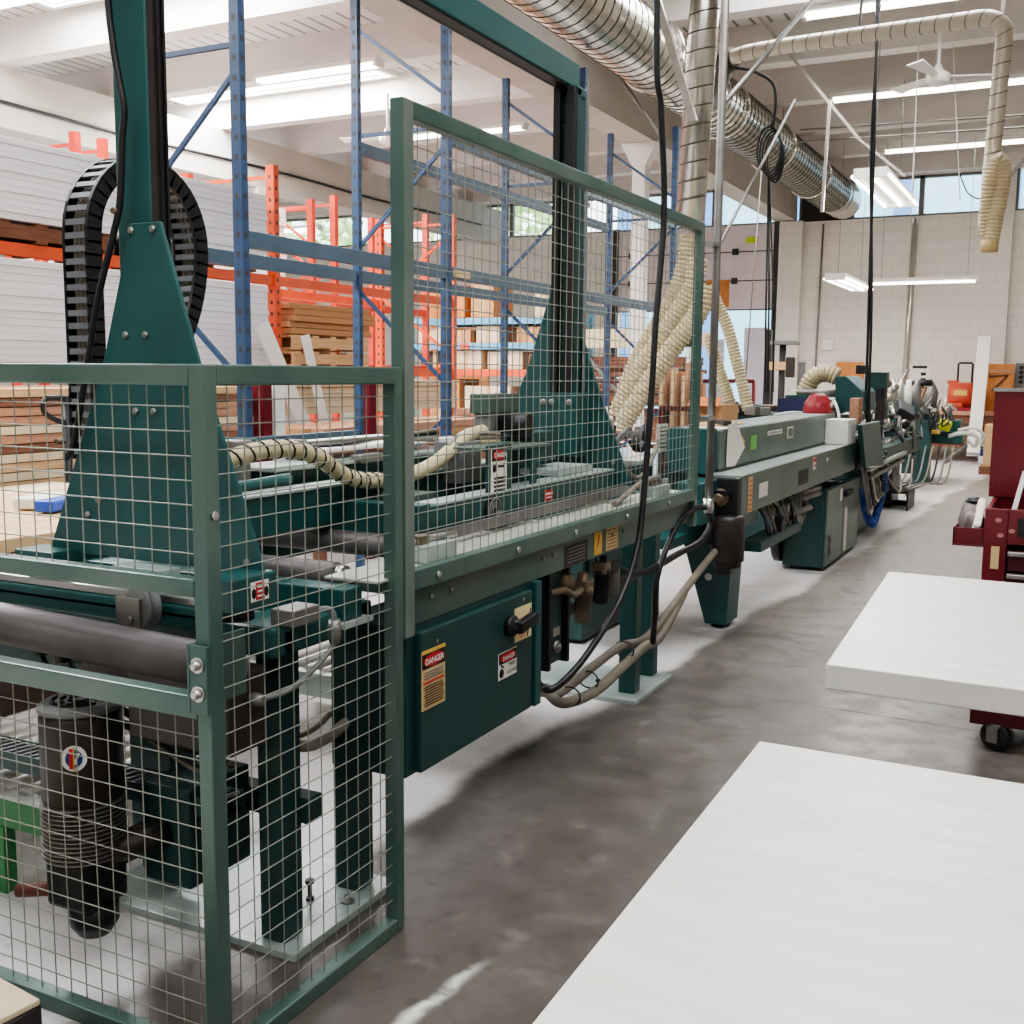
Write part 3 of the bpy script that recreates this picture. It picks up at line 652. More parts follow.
P(MB().box(-2.5, -2.24, 2.75, 4.0, 1.08, 1.185), 'carriage_beam', G, bev=.004)
P(MB().cyl((-2.7, 2.75, 1.27), (-2.4, 2.85, 1.27), .012, 10), 'air_pipe', G)
P(MB().box(-2.62, -2.54, 2.6, 2.68, 1.2, 1.235), 'orange_clip', ORANGE)
for x, y, z, sx, sy, sz in ((-2.45, 2.8, 1.25, .1, .07, .05), (-2.4, 3.02, 1.24, .07, .12, .05), (-2.2, 3.2, 1.20, .05, .14, .03), (-2.3, 2.65, 1.18, .05, .05, .08)):
    P(MB().obox((x, y, z), (sx, sy, sz)), 'air_valve', STEELD, bev=.006)
# hose with black spiral binding
hp_ = [(-2.05, 2.22, 1.235), (-2.02, 2.36, 1.275), (-2.0, 2.50, 1.28), (-2.0, 2.64, 1.25), (-2.0, 2.80, 1.175), (-2.0, 2.97, 1.15), (-2.0, 3.12, 1.15), (-2.0, 3.30, 1.175), (-2.0, 3.45, 1.225), (-2.0, 3.55, 1.265), (-2.0, 3.68, 1.28)]
hs = spline(hp_, 14); hb = P(MB().tube(hs, .026, 12), 'bundled_hose', BEIGE)
sp = []; dense = resample(hs, .006)
for i, p in enumerate(dense[:-1]):
    d = (dense[i + 1] - p).normalized(); u = d.cross(UZ).normalized(); v = d.cross(u); a = i * .006 / .05 * 2 * math.pi; sp.append(p + (u * math.cos(a) + v * math.sin(a)) * .027)
P(MB().tube(sp[:int(len(sp) * .62)], .0035, 5), 'spiral_binding', BLACK, hb)
for k in range(3): P(MB().tube(spline([(-2.0, 3.42 + .02 * k, 1.235), (-2.0, 3.52, 1.27 - .012 * k), (-1.98, 3.62, 1.275 - .016 * k), (-1.96, 3.74, 1.265 - .012 * k)]), .010, 7), 'loose_cable', HOSEG if k < 2 else BEIGE)
for k in range(4): P(MB().tube(spline([(-2.4, 2.9 + k * .03, 1.25), (-2.3, 3.1, 1.235 + .008 * k), (-2.25, 3.35, 1.26), (-2.15, 3.6, 1.285 - .014 * k)]), .007, 6), 'loose_cable', (HOSEG, BLACK, GREYP, HOSEG)[k])
# gearmotor, junction boxes, sign bracket
P(MB().box(-2.07, -1.98, 3.70, 3.95, 1.345, 1.42), 'junction_box', GS, bev=.005); P(MB().box(-2.06, -1.99, 3.72, 3.93, 1.24, 1.345), 'junction_box', GREYP, bev=.004)
P(MB().cyl((-1.98, 3.80, 1.30), (-1.86, 3.80, 1.30), .045, 16), 'small_motor', BLACK)
P(MB().box(-2.08, -1.96, 3.45, 3.60, 1.10, 1.25), 'grey_panel', GREYP, bev=.004)
P(MB().box(-1.94, -1.74, 3.35, 3.75, 1.232, 1.24), 'shelf_plate', GS, bev=.002); P(MB().box(-1.76, -1.75, 3.6, 3.64, 1.09, 1.232), 'shelf_leg', G)
P(MB().box(-2.0, -1.88, 3.86, 4.1, 1.15, 1.27), 'gear_housing', GD, bev=.008); P(MB().box(-1.95, -1.78, 3.9, 4.25, 1.10, 1.125), 'foot_plate', PALEG, bev=.002)
P(MB().box(-1.755, -1.747, 3.25, 3.43, 1.07, 1.255), 'sign_bracket', GD)
sg = MB().mat(PAPER).plate((-1.7465, 3.33, 1.165), UY, UZ, .115, .16); sg.mat(LBLK).plate((-1.7455, 3.33, 1.222), UY, UZ, .105, .042); sg.mat(LRED).disc((-1.744, 3.33, 1.222), UY, UZ, .046, .018)
sg.mat(WHITE).text('DANGER', (-1.742, 3.33, 1.222), UY, UZ, .015)
sg.mat(LBLK).disc((-1.745, 3.295, 1.178), UY, UZ, .012, .016).plate((-1.745, 3.345, 1.182), UY, UZ, .045, .008)
for t_, z in (('a', 1.142), ('b', 1.128), ('c', 1.114), ('d', 1.100)): sg.plate((-1.745, 3.335, z), UY, UZ, .085, .007)
P(sg, 'danger_sign')
ps = MB().mat(LRED).plate((-1.7385, 3.72, 1.045), UY, UZ, .075, .04); ps.mat(WHITE).plate((-1.7365, 3.72, 1.052), UY, UZ, .06, .006).plate((-1.7365, 3.72, 1.038), UY, UZ, .05, .004)
P(ps, 'red_label')
P(MB().lathe([(.055, 0), (.055, .01), (.045, .012)], (-1.74, 3.27, 1.035), (1, 0, 0), 22), 'fan_guard', BLACK)
gr = MB()
for r in (.018, .030, .043): gr.tube([(-1.726, 3.27 + r * math.cos(t), 1.035 + r * math.sin(t)) for t in [k * math.pi / 10 for k in range(21)]], .003, 5)
P(gr, 'guard_rings', GREYP)
P(MB().box(-1.715, -1.70, 2.75, 4.5, .985, 1.022), 'grey_guide_rail', GREYR, bev=.003)
# clamp cylinders on the edge
for y in (2.58, 4.48):
    P(MB().box(-1.66, -1.57, y, y + .16, .968, 1.02), 'clamp_cylinder', PALEG, bev=.006)
    P(MB().cyl((-1.63, y - .03, 1.03), (-1.60, y + .2, 1.03), .010, 8), 'clamp_rod', STEEL)
    P(MB().obox((-1.62, y + .03, 1.03), (.04, .05, .03)), 'clamp_fitting', BRASS, bev=.004)
P(MB().tube(spline([(-1.62, 4.1, .98), (-1.64, 4.28, 1.0), (-1.62, 4.4, 1.04), (-1.60, 4.55, 1.05), (-1.62, 4.66, 1.0)]), .012, 8), 'air_hose', HOSEG)
# name plates on the side rail
pl_ = MB().mat(DARKM).plate((-1.551, 3.56, .862), UY, UZ, .20, .075)
pl_.mat(GREYP)
for k in range(5): pl_.plate((-1.549, 3.56, .838 + k * .012), UY, UZ, .15, .003)
P(pl_, 'rating_plate')
yl = MB().mat(YEL).plate((-1.551, 3.76, .872), UY, UZ, .075, .085); yl.mat(LRED).plate((-1.549, 3.76, .88), UY, (0, .5, 1), .008, .05); P(yl, 'yellow_label')
tl = MB().mat(TAN).plate((-1.551, 3.90, .875), UY, UZ, .12, .09); tl.mat(LBLK)
for k in range(6): tl.plate((-1.549, 3.90 + R.uniform(-.01, .01), .842 + k * .013), UY, UZ, .09, .002)
P(tl, 'instruction_label')
# pneumatic lift post and regulators between cabinet and far legs
P(MB().box(-1.66, -1.58, 3.40, 3.42, .46, .82).box(-1.66, -1.58, 3.56, 3.58, .46, .82).box(-1.66, -1.65, 3.42, 3.56, .46, .82), 'slide_channel', BLACK, bev=.002)
P(MB().box(-1.648, -1.60, 3.43, 3.55, .47, .80), 'slide_insert', GD, bev=.003)
P(MB().lathe([(.022, 0), (.022, .015), (.01, .016), (.01, .025)], (-1.60, 3.49, .53), (1, 0, 0), 16), 'slide_wheel', STEELD); P(MB().box(-1.60, -1.592, 3.46, 3.52, .57, .60), 'slide_catch', STEEL)
P(MB().bar((-1.64, 3.55, .615), (-1.72, 4.66, .60), .02, .035), 'tie_bar', BLACK)
for y, dz in ((3.74, 0), (3.92, .04)):
    P(MB().lathe([(.03, -.13), (.032, -.12), (.032, -.03), (.038, -.03), (.038, .0), (.022, .02), (.022, .06)], (-1.60, y, .70 + dz), n=16), 'filter_bowl', BRASS if dz == 0 else BLACK)
    P(MB().obox((-1.60, y, .71 + dz), (.06, .07, .045)), 'regulator_block', BRASS, bev=.006)
P(MB().tube(spline([(-1.59, 3.42, .735), (-1.57, 3.5, .735), (-1.57, 3.58, .705), (-1.59, 3.70, .70)]), .014, 8), 'brass_elbow', BRASS)
P(MB().lathe([(.035, 0), (.04, .02), (.03, .05), (.015, .06)], (-1.60, 3.57, .73), n=14), 'pressure_valve', BRASS)
for y in (3.8, 3.9): P(MB().box(-1.62, -1.60, y, y + .02, .74, .83), 'regulator_bracket', GD)
P(MB().obox((-1.60, 4.02, .74), (.05, .10, .05)), 'regulator_block', BLACK, bev=.006); P(MB().lathe([(.024, -.12), (.026, -.02), (.026, 0)], (-1.60, 4.05, .73), n=14), 'filter_bowl', STEELD)
P(MB().cyl((-1.55, 2.52, .50), (-1.68, 2.50, .49), .025, 12), 'drain_pipe', BRASS) if False else None

# ================================================================== CONTROL CABINET on the side rail
cb = thing('control_cabinet', 'dark green electrical cabinet with rotary handle hung under the machine side', 'cabinet', (-1.62, 2.82, .40))
MB().box(-1.80, -1.555, 2.43, 3.23, .40, .82).build('cabinet_body', GD, cb, .004)
MB().box(-1.60, -1.53, 3.19, 3.235, .40, .82).build('corner_trim', G, cb, .003)
dd = MB().box(-1.555, -1.532, 2.475, 3.165, .405, .80).build('door', GD, cb, .004)
hd = MB().lathe([(.034, 0), (.034, .02), (.022, .03), (.022, .045)], (-1.532, 2.995, .715), (1, 0, 0), 18).build('handle_base', BLACK, dd)
MB().obox((-1.488, 3.035, .722), (.03, .12, .036), (.12, 0, 0)).build('rotary_handle', BLACK, dd, .006)
for y, z in ((2.56, .76), (3.10, .78)): MB().lathe([(.006, 0), (.006, .003)], (-1.532, y, z), (1, 0, 0), 8).build('screw', STEELD, dd)
X0 = -1.5315
l = MB().mat(TAN).plate((X0, 2.538, .662), UY, UZ, .125, .165); l.mat(YEL).plate((X0 + .001, 2.538, .742), UY, UZ, .125, .010)
l.mat(LBLK).plate((X0 + .001, 2.538, .716), UY, UZ, .12, .042); l.mat(LRED).disc((X0 + .002, 2.538, .716), UY, UZ, .054, .018); l.mat(WHITE).text('DANGER', (X0 + .003, 2.538, .716), UY, UZ, .017)
l.mat(GREYP)
for k in range(3): l.plate((X0 + .002, 2.538, .684 - k * .008), UY, UZ, .10, .003)
l.mat(LRED).plate((X0 + .002, 2.538, .656), UY, UZ, .11, .0045); l.mat(LBLK)
for k in range(8): l.plate((X0 + .002, 2.535 + (k % 3) * .004, .644 - k * .0075), UY, UZ, .10, .002)
l.build('danger_label', None, dd)
l = MB().mat(PAPER).plate((X0, 2.988, .595), UY, UZ, .125, .085); l.mat(LBLK).plate((X0 + .001, 2.988, .619), UY, UZ, .12, .034); l.mat(LRED).disc((X0 + .002, 2.988, .619), UY, UZ, .054, .015); l.mat(WHITE).text('DANGER', (X0 + .003, 2.988, .619), UY, UZ, .014)
l.mat(LBLK).text('HIGH', (X0 + .002, 3.012, .593), UY, UZ, .012).text('VOLTAGE', (X0 + .002, 3.010, .570), UY, UZ, .011).disc((X0 + .0015, 2.945, .573), UY, UZ, .014, .014); l.plate((X0 + .0015, 2.95, .594), (0, 1, -.5), (0, .5, 1), .02, .006)
l.build('high_voltage_label', None, dd)
l = MB().mat(mat('cream_label', (224, 208, 160), .55, 0, .04, 6)).plate((X0, 3.095, .705), UY, UZ, .12, .11); l.mat(LRED).text('OFF', (X0 + .002, 3.085, .672), UY, UZ, .02).plate((X0 + .002, 3.085, .69), UY, UZ, .05, .002); l.mat(LBLK).plate((X0 + .002, 3.135, .70), (0, .25, 1), (0, -1, .25), .09, .006)
l.build('switch_label', None, dd)

# ================================================================== HOSES AND CABLES along the machine
def hose(label, cat, pts, r, m, name='air_hose', k=10, group=None): return tag(MB().tube(spline(pts, k), r, 10).build(name, m), label, cat, group)
hose('black cable hanging from the roof past the tall mesh screen to the machine foot', 'cable',
     [onx(657, 0, -1.50) + Vector((0, 0, 2.2)), onx(657, 0, -1.50), onx(661, 110, -1.49), onx(664, 210, -1.485), onx(656, 320, -1.485), onx(651, 400, -1.485), onx(645, 480, -1.49), onx(638, 545, -1.49), onx(620, 600, -1.49), onx(590, 650, -1.49), onx(565, 680, -1.51), onx(548, 690, -1.54), onx(538, 682, -1.62), onx(530, 665, -1.75)], .0125, BLACK, 'hanging_cable')
hose('black hose curving down from the conduit elbow, the outer of two loops', 'hose', [(-1.52, 5.02, .875), (-1.53, 4.90, .885), (-1.55, 4.72, .84), (-1.56, 4.55, .72), (-1.57, 4.48, .60), (-1.58, 4.50, .45), (-1.62, 4.60, .30)], .014, BLACK)
hose('black hose looping from the conduit to the air regulators', 'hose', [(-1.51, 5.02, .86), (-1.51, 5.08, .80), (-1.53, 5.0, .72), (-1.56, 4.75, .69), (-1.58, 4.4, .665), (-1.59, 4.15, .70), (-1.60, 4.05, .74)], .015, BLACK)
hose('thick pale cable running down from the motor to the floor plate', 'cable', [(-1.70, 5.95, .55), (-1.72, 5.75, .50), (-1.74, 5.2, .33), (-1.74, 4.95, .27), (-1.72, 4.7, .27), (-1.70, 4.4, .315), (-1.70, 4.1, .30), (-1.72, 3.8, .26), onx(545, 688, -1.80), onx(528, 690, -1.95), onx(505, 690, -2.15)], .020, HOSEG, 'power_cable')
hose('thinner pale cable strapped along the lower power cable', 'cable', [(-1.74, 5.4, .37), (-1.71, 4.95, .24), (-1.66, 4.6, .275), (-1.65, 4.35, .26), (-1.65, 4.0, .225), (-1.68, 3.75, .24), onx(546, 692, -1.78), onx(530, 693, -1.95), onx(505, 690, -2.18)], .022, HOSEG, 'power_cable')
hose('dark flexible cable sagging between the front machine legs', 'cable', [(-1.9, 2.2, .56), (-1.80, 2.28, .50), (-1.77, 2.36, .50), (-1.75, 2.44, .53), (-1.72, 2.50, .56)], .016, HOSEG, 'power_cable')
hose('thin grey cable looped behind the front machine legs', 'cable', [(-1.95, 2.35, .46), (-1.85, 2.42, .50), (-1.80, 2.50, .60), (-1.80, 2.52, .74), (-1.80, 2.53, .84)], .008, HOSEG, 'power_cable')
for y, z, lab in ((4.38, .29, 'wire tie loop nearest the far machine legs'), (3.98, .255, 'middle wire tie loop on the lower cables'), (3.80, .235, 'wire tie loop nearest the control cabinet')):
    tag(MB().tube([(-1.68 + .05 * math.cos(t), y + .03 * math.sin(t * .5), z + .015 + .035 * math.sin(t)) for t in [k * math.pi / 9 for k in range(19)]], .0035, 5).build('wire_tie', BLACK), lab, 'tie', 'wire ties on the lower cables')

# ================================================================== ROLLER CONVEYORS below
def conveyor(x0, x1, y0, y1, z, lab, rail):
    t = thing('roller_conveyor', lab, 'conveyor', ((x0 + x1) / 2, y0, 0), None)
    for y in (y0, y1): MB().box(x0, x1, y - .015, y + .015, z - .10, z - .01).build('side_rail', rail, t, .004); MB().box(x0, x1, y - .025, y + .025, z - .01, z).build('rail_top', PALEG, t)
    for x in (x0 + .2, x1 - .2):
        for y in (y0, y1): MB().box(x - .025, x + .025, y - .02, y + .02, 0, z - .10).build('leg', rail, t)
    x = x0 + .06
    while x < x1 - .03: MB().cyl((x, y0 + .015, z - .012), (x, y1 - .015, z - .012), .028, 12).build('roller', ROLL, t); x += .085
    return t
conveyor(-3.25, -2.47, 2.03, 2.75, .30, 'low roller conveyor with a bright green rail behind the upright motor', LGREEN)
conveyor(-3.25, -2.1, 3.45, 4.25, .31, 'low roller conveyor with a pale rail under the middle of the machine', PALEG)
# cardboard and steel channel at the camera's feet
b_ = MB().box(-2.75, -1.84, 1.12, 1.47, .0, .185); tag(b_.build('packing_crate', DARKM, bevel=.006), 'low dark crate under the cardboard sheet outside the fence', 'crate')
o = MB().obox((-2.33, 1.33, .193), (.95, .38, .014), (0, 0, -.12)).build('cardboard_sheet', CARDL, bevel=.003); tag(o, 'pale cardboard sheet at the bottom corner, in front of the fence', 'cardboard')

# ================================================================== SECOND MACHINE: long twin box beam
m2 = thing('edge_sanding_machine', 'long green twin box machine on a tapered leg, beyond the tall mesh screen', 'machine', (-1.8, 6.0, 0))
def Q(mb, n, m=None, par=None, bev=0.0): return mb.build(n, m, par or m2, bev)
lb = Q(MB().box(-1.80, -1.60, 5.95, 9.5, .722, .945), 'lower_box', GS, bev=.006)
Q(MB().box(-1.80, -1.602, 5.96, 9.5, .9455, .948), 'lit_box_top', PALEG, lb)  # lit top of the box painted as a pale sheet
ub = Q(MB().box(-2.10, -1.78, 6.1, 9.5, .962, 1.185), 'upper_box', GS, bev=.006)
Q(MB().box(-2.09, -1.785, 6.12, 9.48, 1.186, 1.19), 'lit_box_top', PALEG, ub)
Q(MB().box(-2.08, -1.80, 6.0, 9.5, .70, .955), 'core_frame', GD, bev=.005)
Q(MB().box(-2.03, -1.795, 5.95, 6.1, .945, 1.20), 'end_cover', G, bev=.006)
Q(MB().box(-2.1, -1.80, 5.35, 6.0, .60, .655), 'support_beam', G, bev=.005)
Q(MB().box(-2.15, -1.70, 5.9, 6.05, .66, .80), 'support_beam', GD, bev=.005)
Q(MB().box(-1.86, -1.72, 5.60, 5.95, .70, .93), 'drive_cover', G, bev=.008)
hb_ = Q(MB().box(-1.79, -1.605, 5.88, 5.95, .73, .94), 'gear_case', BLACK, bev=.01)
Q(MB().lathe([(.05, 0), (.05, .02), (.032, .03), (.032, .05), (.02, .06)], (-1.70, 5.88, .83), (0, -1, 0), 18), 'gear_knob', BRASS, hb_); Q(MB().obox((-1.70, 5.85, .862), (.12, .05, .02)), 'gear_bracket', BLACK, hb_)
mt = Q(MB().lathe([(.05, .43), (.075, .44), (.075, .47), (.092, .475), (.092, .70), (.085, .725), (.06, .735)], (-1.665, 5.93, 0), n=26), 'vertical_motor', BROWNBLK)
Q(MB().box(-1.70, -1.63, 5.86, 5.93, .40, .455), 'terminal_box', BLACK, mt, .004); Q(MB().box(-1.78, -1.74, 5.88, 5.98, .56, .66), 'terminal_box', BLACK, mt, .004)
Q(MB().prism([(-2.065, .63), (-1.72, .63), (-1.75, .025), (-1.88, .025)], 'y', 6.25, 6.50), 'tapered_leg', G, bev=.005)
Q(MB().cyl((-1.815, 6.36, 0), (-1.815, 6.36, .03), .06, 16), 'leg_foot', BLACK)
Q(MB().disc((-1.865, 6.248, .31), UX, UZ, .022, .022, .003), 'leg_cap', WHITE)
Q(MB().box(-2.05, -1.66, 6.2, 6.55, .62, .72), 'leg_head', G, bev=.004)
Q(MB().prism([(-2.07, .72), (-1.97, .72), (-1.98, .0), (-2.06, .0)], 'y', 9.3, 9.5), 'tapered_leg', GD)
X2 = -1.599
lbm = MB().mat(TAN).plate((X2, 6.12, .83), UY, UZ, .09, .20); lbm.mat(LRED)
for k in range(7): lbm.plate((X2 + .002, 6.12, .745 + k * .027), UY, UZ, .07, .006)
Q(lbm, 'warning_strip', None, lb)
Q(MB().mat(PAPER).plate((X2, 6.42, .83), UY, UZ, .20, .085), 'paper_label', None, lb); Q(MB().mat(DARKM).plate((X2, 7.5, .82), UY, UZ, .30, .10), 'rating_plate', None, lb)
lbm = MB().mat(PAPER).plate((X2, 7.85, .885), UY, UZ, .10, .085); lbm.mat(LRED).plate((X2 + .002, 7.85, .91), UY, UZ, .09, .025).plate((X2 + .002, 7.85, .87), UY, UZ, .07, .012); Q(lbm, 'danger_label', None, lb)
Q(MB().mat(PAPER).plate((X2, 8.3, .885), UY, UZ, .05, .03), 'small_label', None, lb)
X3 = -1.779
Q(MB().mat(YEL).add([(X3 + .002, 6.55, 1.09), (X3 + .002, 6.65, 1.09), (X3 + .002, 6.60, 1.125)], [(0, 1, 2)]), 'triangle_label', None, ub)
Q(MB().mat(mat('green_label', (120, 190, 90), .5, 0, .05, 5)).plate((X3, 6.85, 1.08), UY, UZ, .14, .09), 'green_label', None, ub); lbm = MB().mat(WHITE).plate((X3, 7.4, 1.12), UY, UZ, .40, .03); lbm.mat(GREYP)
for k in range(9): lbm.plate((X3 + .002, 7.24 + k * .04, 1.12), UY, UZ, .02, .014)
Q(lbm, 'long_label', None, ub); lbm = MB().mat(PAPER).plate((X3, 7.85, 1.10), UY, UZ, .18, .08); lbm.mat(GREYP).plate((X3 + .002, 7.85, 1.10), UY, UZ, .14, .06); Q(lbm, 'grey_label', None, ub)
Q(MB().box(-1.80, -1.776, 6.1, 9.5, .955, .965), 'seam', BLACK)
# valve cluster under the box
for k in range(9):
    y = 6.9 + R.uniform(0, .9); z = .62 + R.uniform(-.14, .06); x = -1.66 + R.uniform(-.05, .04)
    Q(MB().obox((x, y, z), (.05, R.uniform(.05, .12), R.uniform(.04, .09)), (R.uniform(-.4, .4), 0, 0)), 'valve_block', (STEELD, BLACK, BRASS)[k % 3], bev=.004)
for k in range(8):
    y = 6.6 + .12 * k
    Q(MB().tube(spline([(-1.68, y, .71), (-1.64, y + .05, .62 - .03 * (k % 3)), (-1.66, y + .25, .50 - .02 * (k % 4)), (-1.66, y + .5, .56), (-1.68, y + .62, .70)]), .009, 7), 'air_tube', (BLACK, GREYP, HOSEG)[k % 3])
for y, z in ((7.75, .69), (7.75, .645), (7.45, .57)): Q(MB().cyl((-1.66, y, z), (-1.66, y + .6, z - .02), .022, 12), 'round_cylinder', STEELD)
Q(MB().box(-1.75, -1.62, 6.5, 7.6, .44, .50), 'hose_tray', GD)

c2 = thing('electrical_cabinet', 'weathered green floor cabinet with black handle below the twin box machine', 'cabinet', (-1.78, 9.2, 0))
bd = MB().box(-1.95, -1.64, 8.5, 9.9, .03, .64).build('cabinet_body', GD, c2, .006); MB().box(-1.90, -1.66, 8.55, 9.85, 0, .03).build('plinth', BLACK, c2)
for y0, y1 in ((8.51, 9.16), (9.18, 9.89)): MB().box(-1.64, -1.622, y0, y1, .04, .63).build('door', GS, c2, .004)
MB().obox((-1.60, 9.28, .545), (.035, .26, .045)).build('door_handle', BLACK, c2, .008)
MB().mat(PAPER).plate((-1.621, 9.30, .24), UY, UZ, .10, .36).build('white_strip', None, c2); MB().mat(PAPER).plate((-1.621, 9.05, .55), UY, UZ, .10, .10).build('paper_label', None, c2)
MB().mat(LBLK).text('ZZ', (-1.620, 8.64, .19), (0, 0, 1), (0, -1, 0), .10).build('stencil_mark', None, c2)
MB().lathe([(.26, 0), (.26, .06), (.05, .06)], (-2.02, 8.62, .30), (1, 0, 0), 24).build('side_wheel', BLACK, c2)

# things lying on the twin box machine
tag(MB().add([onx(728, 425, -1.775), onx(737, 422, -1.775), onx(745, 447, -1.775), onx(735, 466, -1.775), onx(726, 467, -1.775)], [(0, 1, 2, 3, 4)]).box(-2.0, -1.776, 6.18, 6.42, 1.191, 1.193).build('hanging_paper', PAPER), 'white paper draped over the near corner of the twin box machine', 'paper')
tag(MB().box(-2.1, -1.86, 6.5, 6.95, 1.191, 1.20).build('clipboard', TAN, bevel=.003), 'tan clipboard lying on the twin box machine', 'clipboard')
tag(MB().obox((-1.9, 6.55, 1.214), (.05, .22, .03), (0, 0, .6)).build('hand_scraper', BLACK, bevel=.006), 'black scraper on the twin box machine beside the paper', 'tool')
rc = thing('red_plug_case', 'round red plastic case with a white cord on the twin box machine', 'case', (-1.86, 9.38, 1.19))
MB().lathe([(.12, 0), (.125, .02), (.11, .09), (.07, .15), (.02, .165)], (-1.90, 9.36, 1.191), n=8).build('case_shell', RED, rc); MB().tube(spline([(-1.80, 9.36, 1.24), (-1.76, 9.30, 1.29), (-1.72, 9.22, 1.25), (-1.70, 9.2, 1.20), (-1.69, 9.18, 1.17)]), .012, 8).build('cord', WHITE, rc); MB().tube(spline([(-1.98, 9.1, 1.2), (-2.0, 8.8, 1.21), (-2.05, 8.5, 1.2)]), .010, 7).build('cord', WHITE, rc)
nv = thing('navy_tray', 'navy plastic tray behind the red case', 'tray', (-2.1, 9.6, 1.14)); MB().box(-2.35, -1.97, 9.82, 10.15, 1.141, 1.15).box(-2.35, -2.34, 9.82, 10.15, 1.15, 1.30).box(-1.98, -1.97, 9.82, 10.15, 1.15, 1.30).box(-2.34, -1.98, 9.82, 9.83, 1.15, 1.30).box(-2.34, -1.98, 10.14, 10.15, 1.15, 1.30).build('tray_shell', NAVY, nv)
tag(MB().box(-1.78, -1.60, 9.10, 9.47, .949, 1.15).build('white_carton', WHITE, bevel=.006), 'white carton at the far end of the lower box', 'box')
cbx = thing('cardboard_box', 'open brown cardboard box behind the near end of the twin box machine', 'box', (-2.5, 7.1, 0))
q0 = ony(690, 430, 7.2); q1 = ony(722, 405, 7.2)
MB().box(q0.x, q1.x, 7.2, 7.6, q0.z - .10, q1.z).build('box_body', CARD, cbx, .003); MB().obox(((q0.x + q1.x) / 2, 7.16, q1.z + .02), (q1.x - q0.x, .10, .006), (.6, 0, 0)).build('flap', mat('orange_flap', (206, 120, 70), .7, 0, .1, 5), cbx)
MB().box(q0.x - .2, q1.x + .2, 7.1, 7.9, q0.z - .13, q0.z - .10).build('stand_top', STEELD, cbx)
x = ony(714, 560, 7.5).x; MB().box(x - .03, x + .03, 7.47, 7.53, 0, q0.z - .13).build('stand_leg', STEELD, cbx)
# back bench of the machine, with chute
bk = thing('dust_hood_machine', 'green saw unit with angled dust hood and beige hose beyond the twin box machine', 'machine', (-2.4, 10.4, 0))
MB().box(-3.1, -2.33, 9.8, 11.2, .0, 1.10).build('base', GD, bk, .01); MB().box(-3.1, -1.9, 9.8, 11.2, 1.10, 1.14).build('table_top', GD, bk, .004)
hp1 = [ony(x, y, 10.2) for x, y in ((835, 377), (846, 376), (863, 392), (863, 412), (835, 412))]
MB().prism([(p.x, p.z) for p in hp1], 'y', 10.2, 10.9).build('dust_hood', G, bk, .006)
corrugated(MB(), [ony(x, y, 10.5) for x, y in ((838, 377), (826, 373), (814, 377), (807, 388), (800, 402))], .08, .036, .007).build('corrugated_hose', BEIGE, bk)
a_, b_2 = ony(785, 395, 10.2), ony(833, 415, 10.2)
MB().box(a_.x, a_.x + .25, 10.2, 10.8, b_2.z, a_.z).build('side_box', G, bk, .006)
MB().box(a_.x + .25, b_2.x, 10.3, 10.8, b_2.z, a_.z - .04).build('guard_box', GD, bk, .006); MB().cyl((a_.x + .1, 10.25, a_.z + .03), (b_2.x, 10.25, a_.z + .02), .035, 10).build('guide_tube', STEELD, bk); MB().cyl((a_.x - .7, 10.1, a_.z - .10), (a_.x + .1, 10.1, a_.z - .11), .02, 10).build('guide_tube', BRASS, bk)
for k in range(9): MB().obox((R.uniform(a_.x + .2, b_2.x), 10.18, R.uniform(b_2.z, a_.z - .05)), (R.uniform(.05, .14), .08, R.uniform(.03, .08))).build('bracket', (STEELD, GREYP, BLACK)[k % 3], bk, .004)
for k in range(10): MB().obox((R.uniform(-2.95, -2.4), R.uniform(9.4, 9.8), 1.16 + R.uniform(0, .08)), (.12, .1, R.uniform(.03, .1)), (0, 0, R.uniform(-.5, .5))).build('bracket', (G, STEELD, BLACK)[k % 3], bk, .004)
MB().box(a_.x - .75, a_.x, 9.75, 10.3, .95, 1.16).build('side_table', G, bk, .006)

# ================================================================== THIRD MACHINE: feed unit with cables, fourth unit with arm
m3 = thing('feed_machine', 'cluttered feed machine with slanted green side cover and hanging cables', 'machine', (-1.9, 11.5, 0))
def K(mb, n, m=None, bev=0.0): return mb.build(n, m, m3, bev)
cv = [onx(x, y, -1.50) for x, y in ((862, 425), (880, 421), (884, 465), (866, 467))]
K(MB().add([p for p in cv] + [p - Vector((.04, 0, 0)) for p in cv], [(0, 1, 2, 3), (7, 6, 5, 4), (0, 4, 5, 1), (1, 5, 6, 2), (2, 6, 7, 3), (3, 7, 4, 0)]), 'side_cover', G, .004)
K(MB().box(-2.3, -1.62, 10.0, 14.0, .62, .80), 'bed', GD, .01); K(MB().box(-2.2, -1.75, 10.6, 11.4, .02, .62), 'pedestal', GD, .01); K(MB().box(-2.2, -1.8, 13.2, 13.8, .02, .62), 'pedestal', GD, .01)
K(MB().box(-1.72, -1.60, 9.6, 10.2, .70, .98), 'gear_case', BLACK, .01); K(MB().cyl((-1.60, 9.9, .86), (-1.54, 9.9, .86), .12, 20), 'hand_wheel', BLACK)
for x0, y0, x1, y1, d, m_ in ((866, 372, 886, 388, 11.5, GD), (868, 388, 884, 402, 11.5, BLACK), (856, 365, 866, 374, 11.3, BLACK), (850, 398, 858, 424, 9.7, WOODP), (876, 400, 884, 425, 11.5, BROWNBLK)):
    a, b = ony(x0, y0, d), ony(x1, y1, d); K(MB().box(a.x, b.x, d, d + .2, b.z, a.z), 'control_box', m_, .006)
K(MB().box(-1.78, -1.70, 11.55, 11.65, .8, 1.15), 'control_post', BLACK, .004)
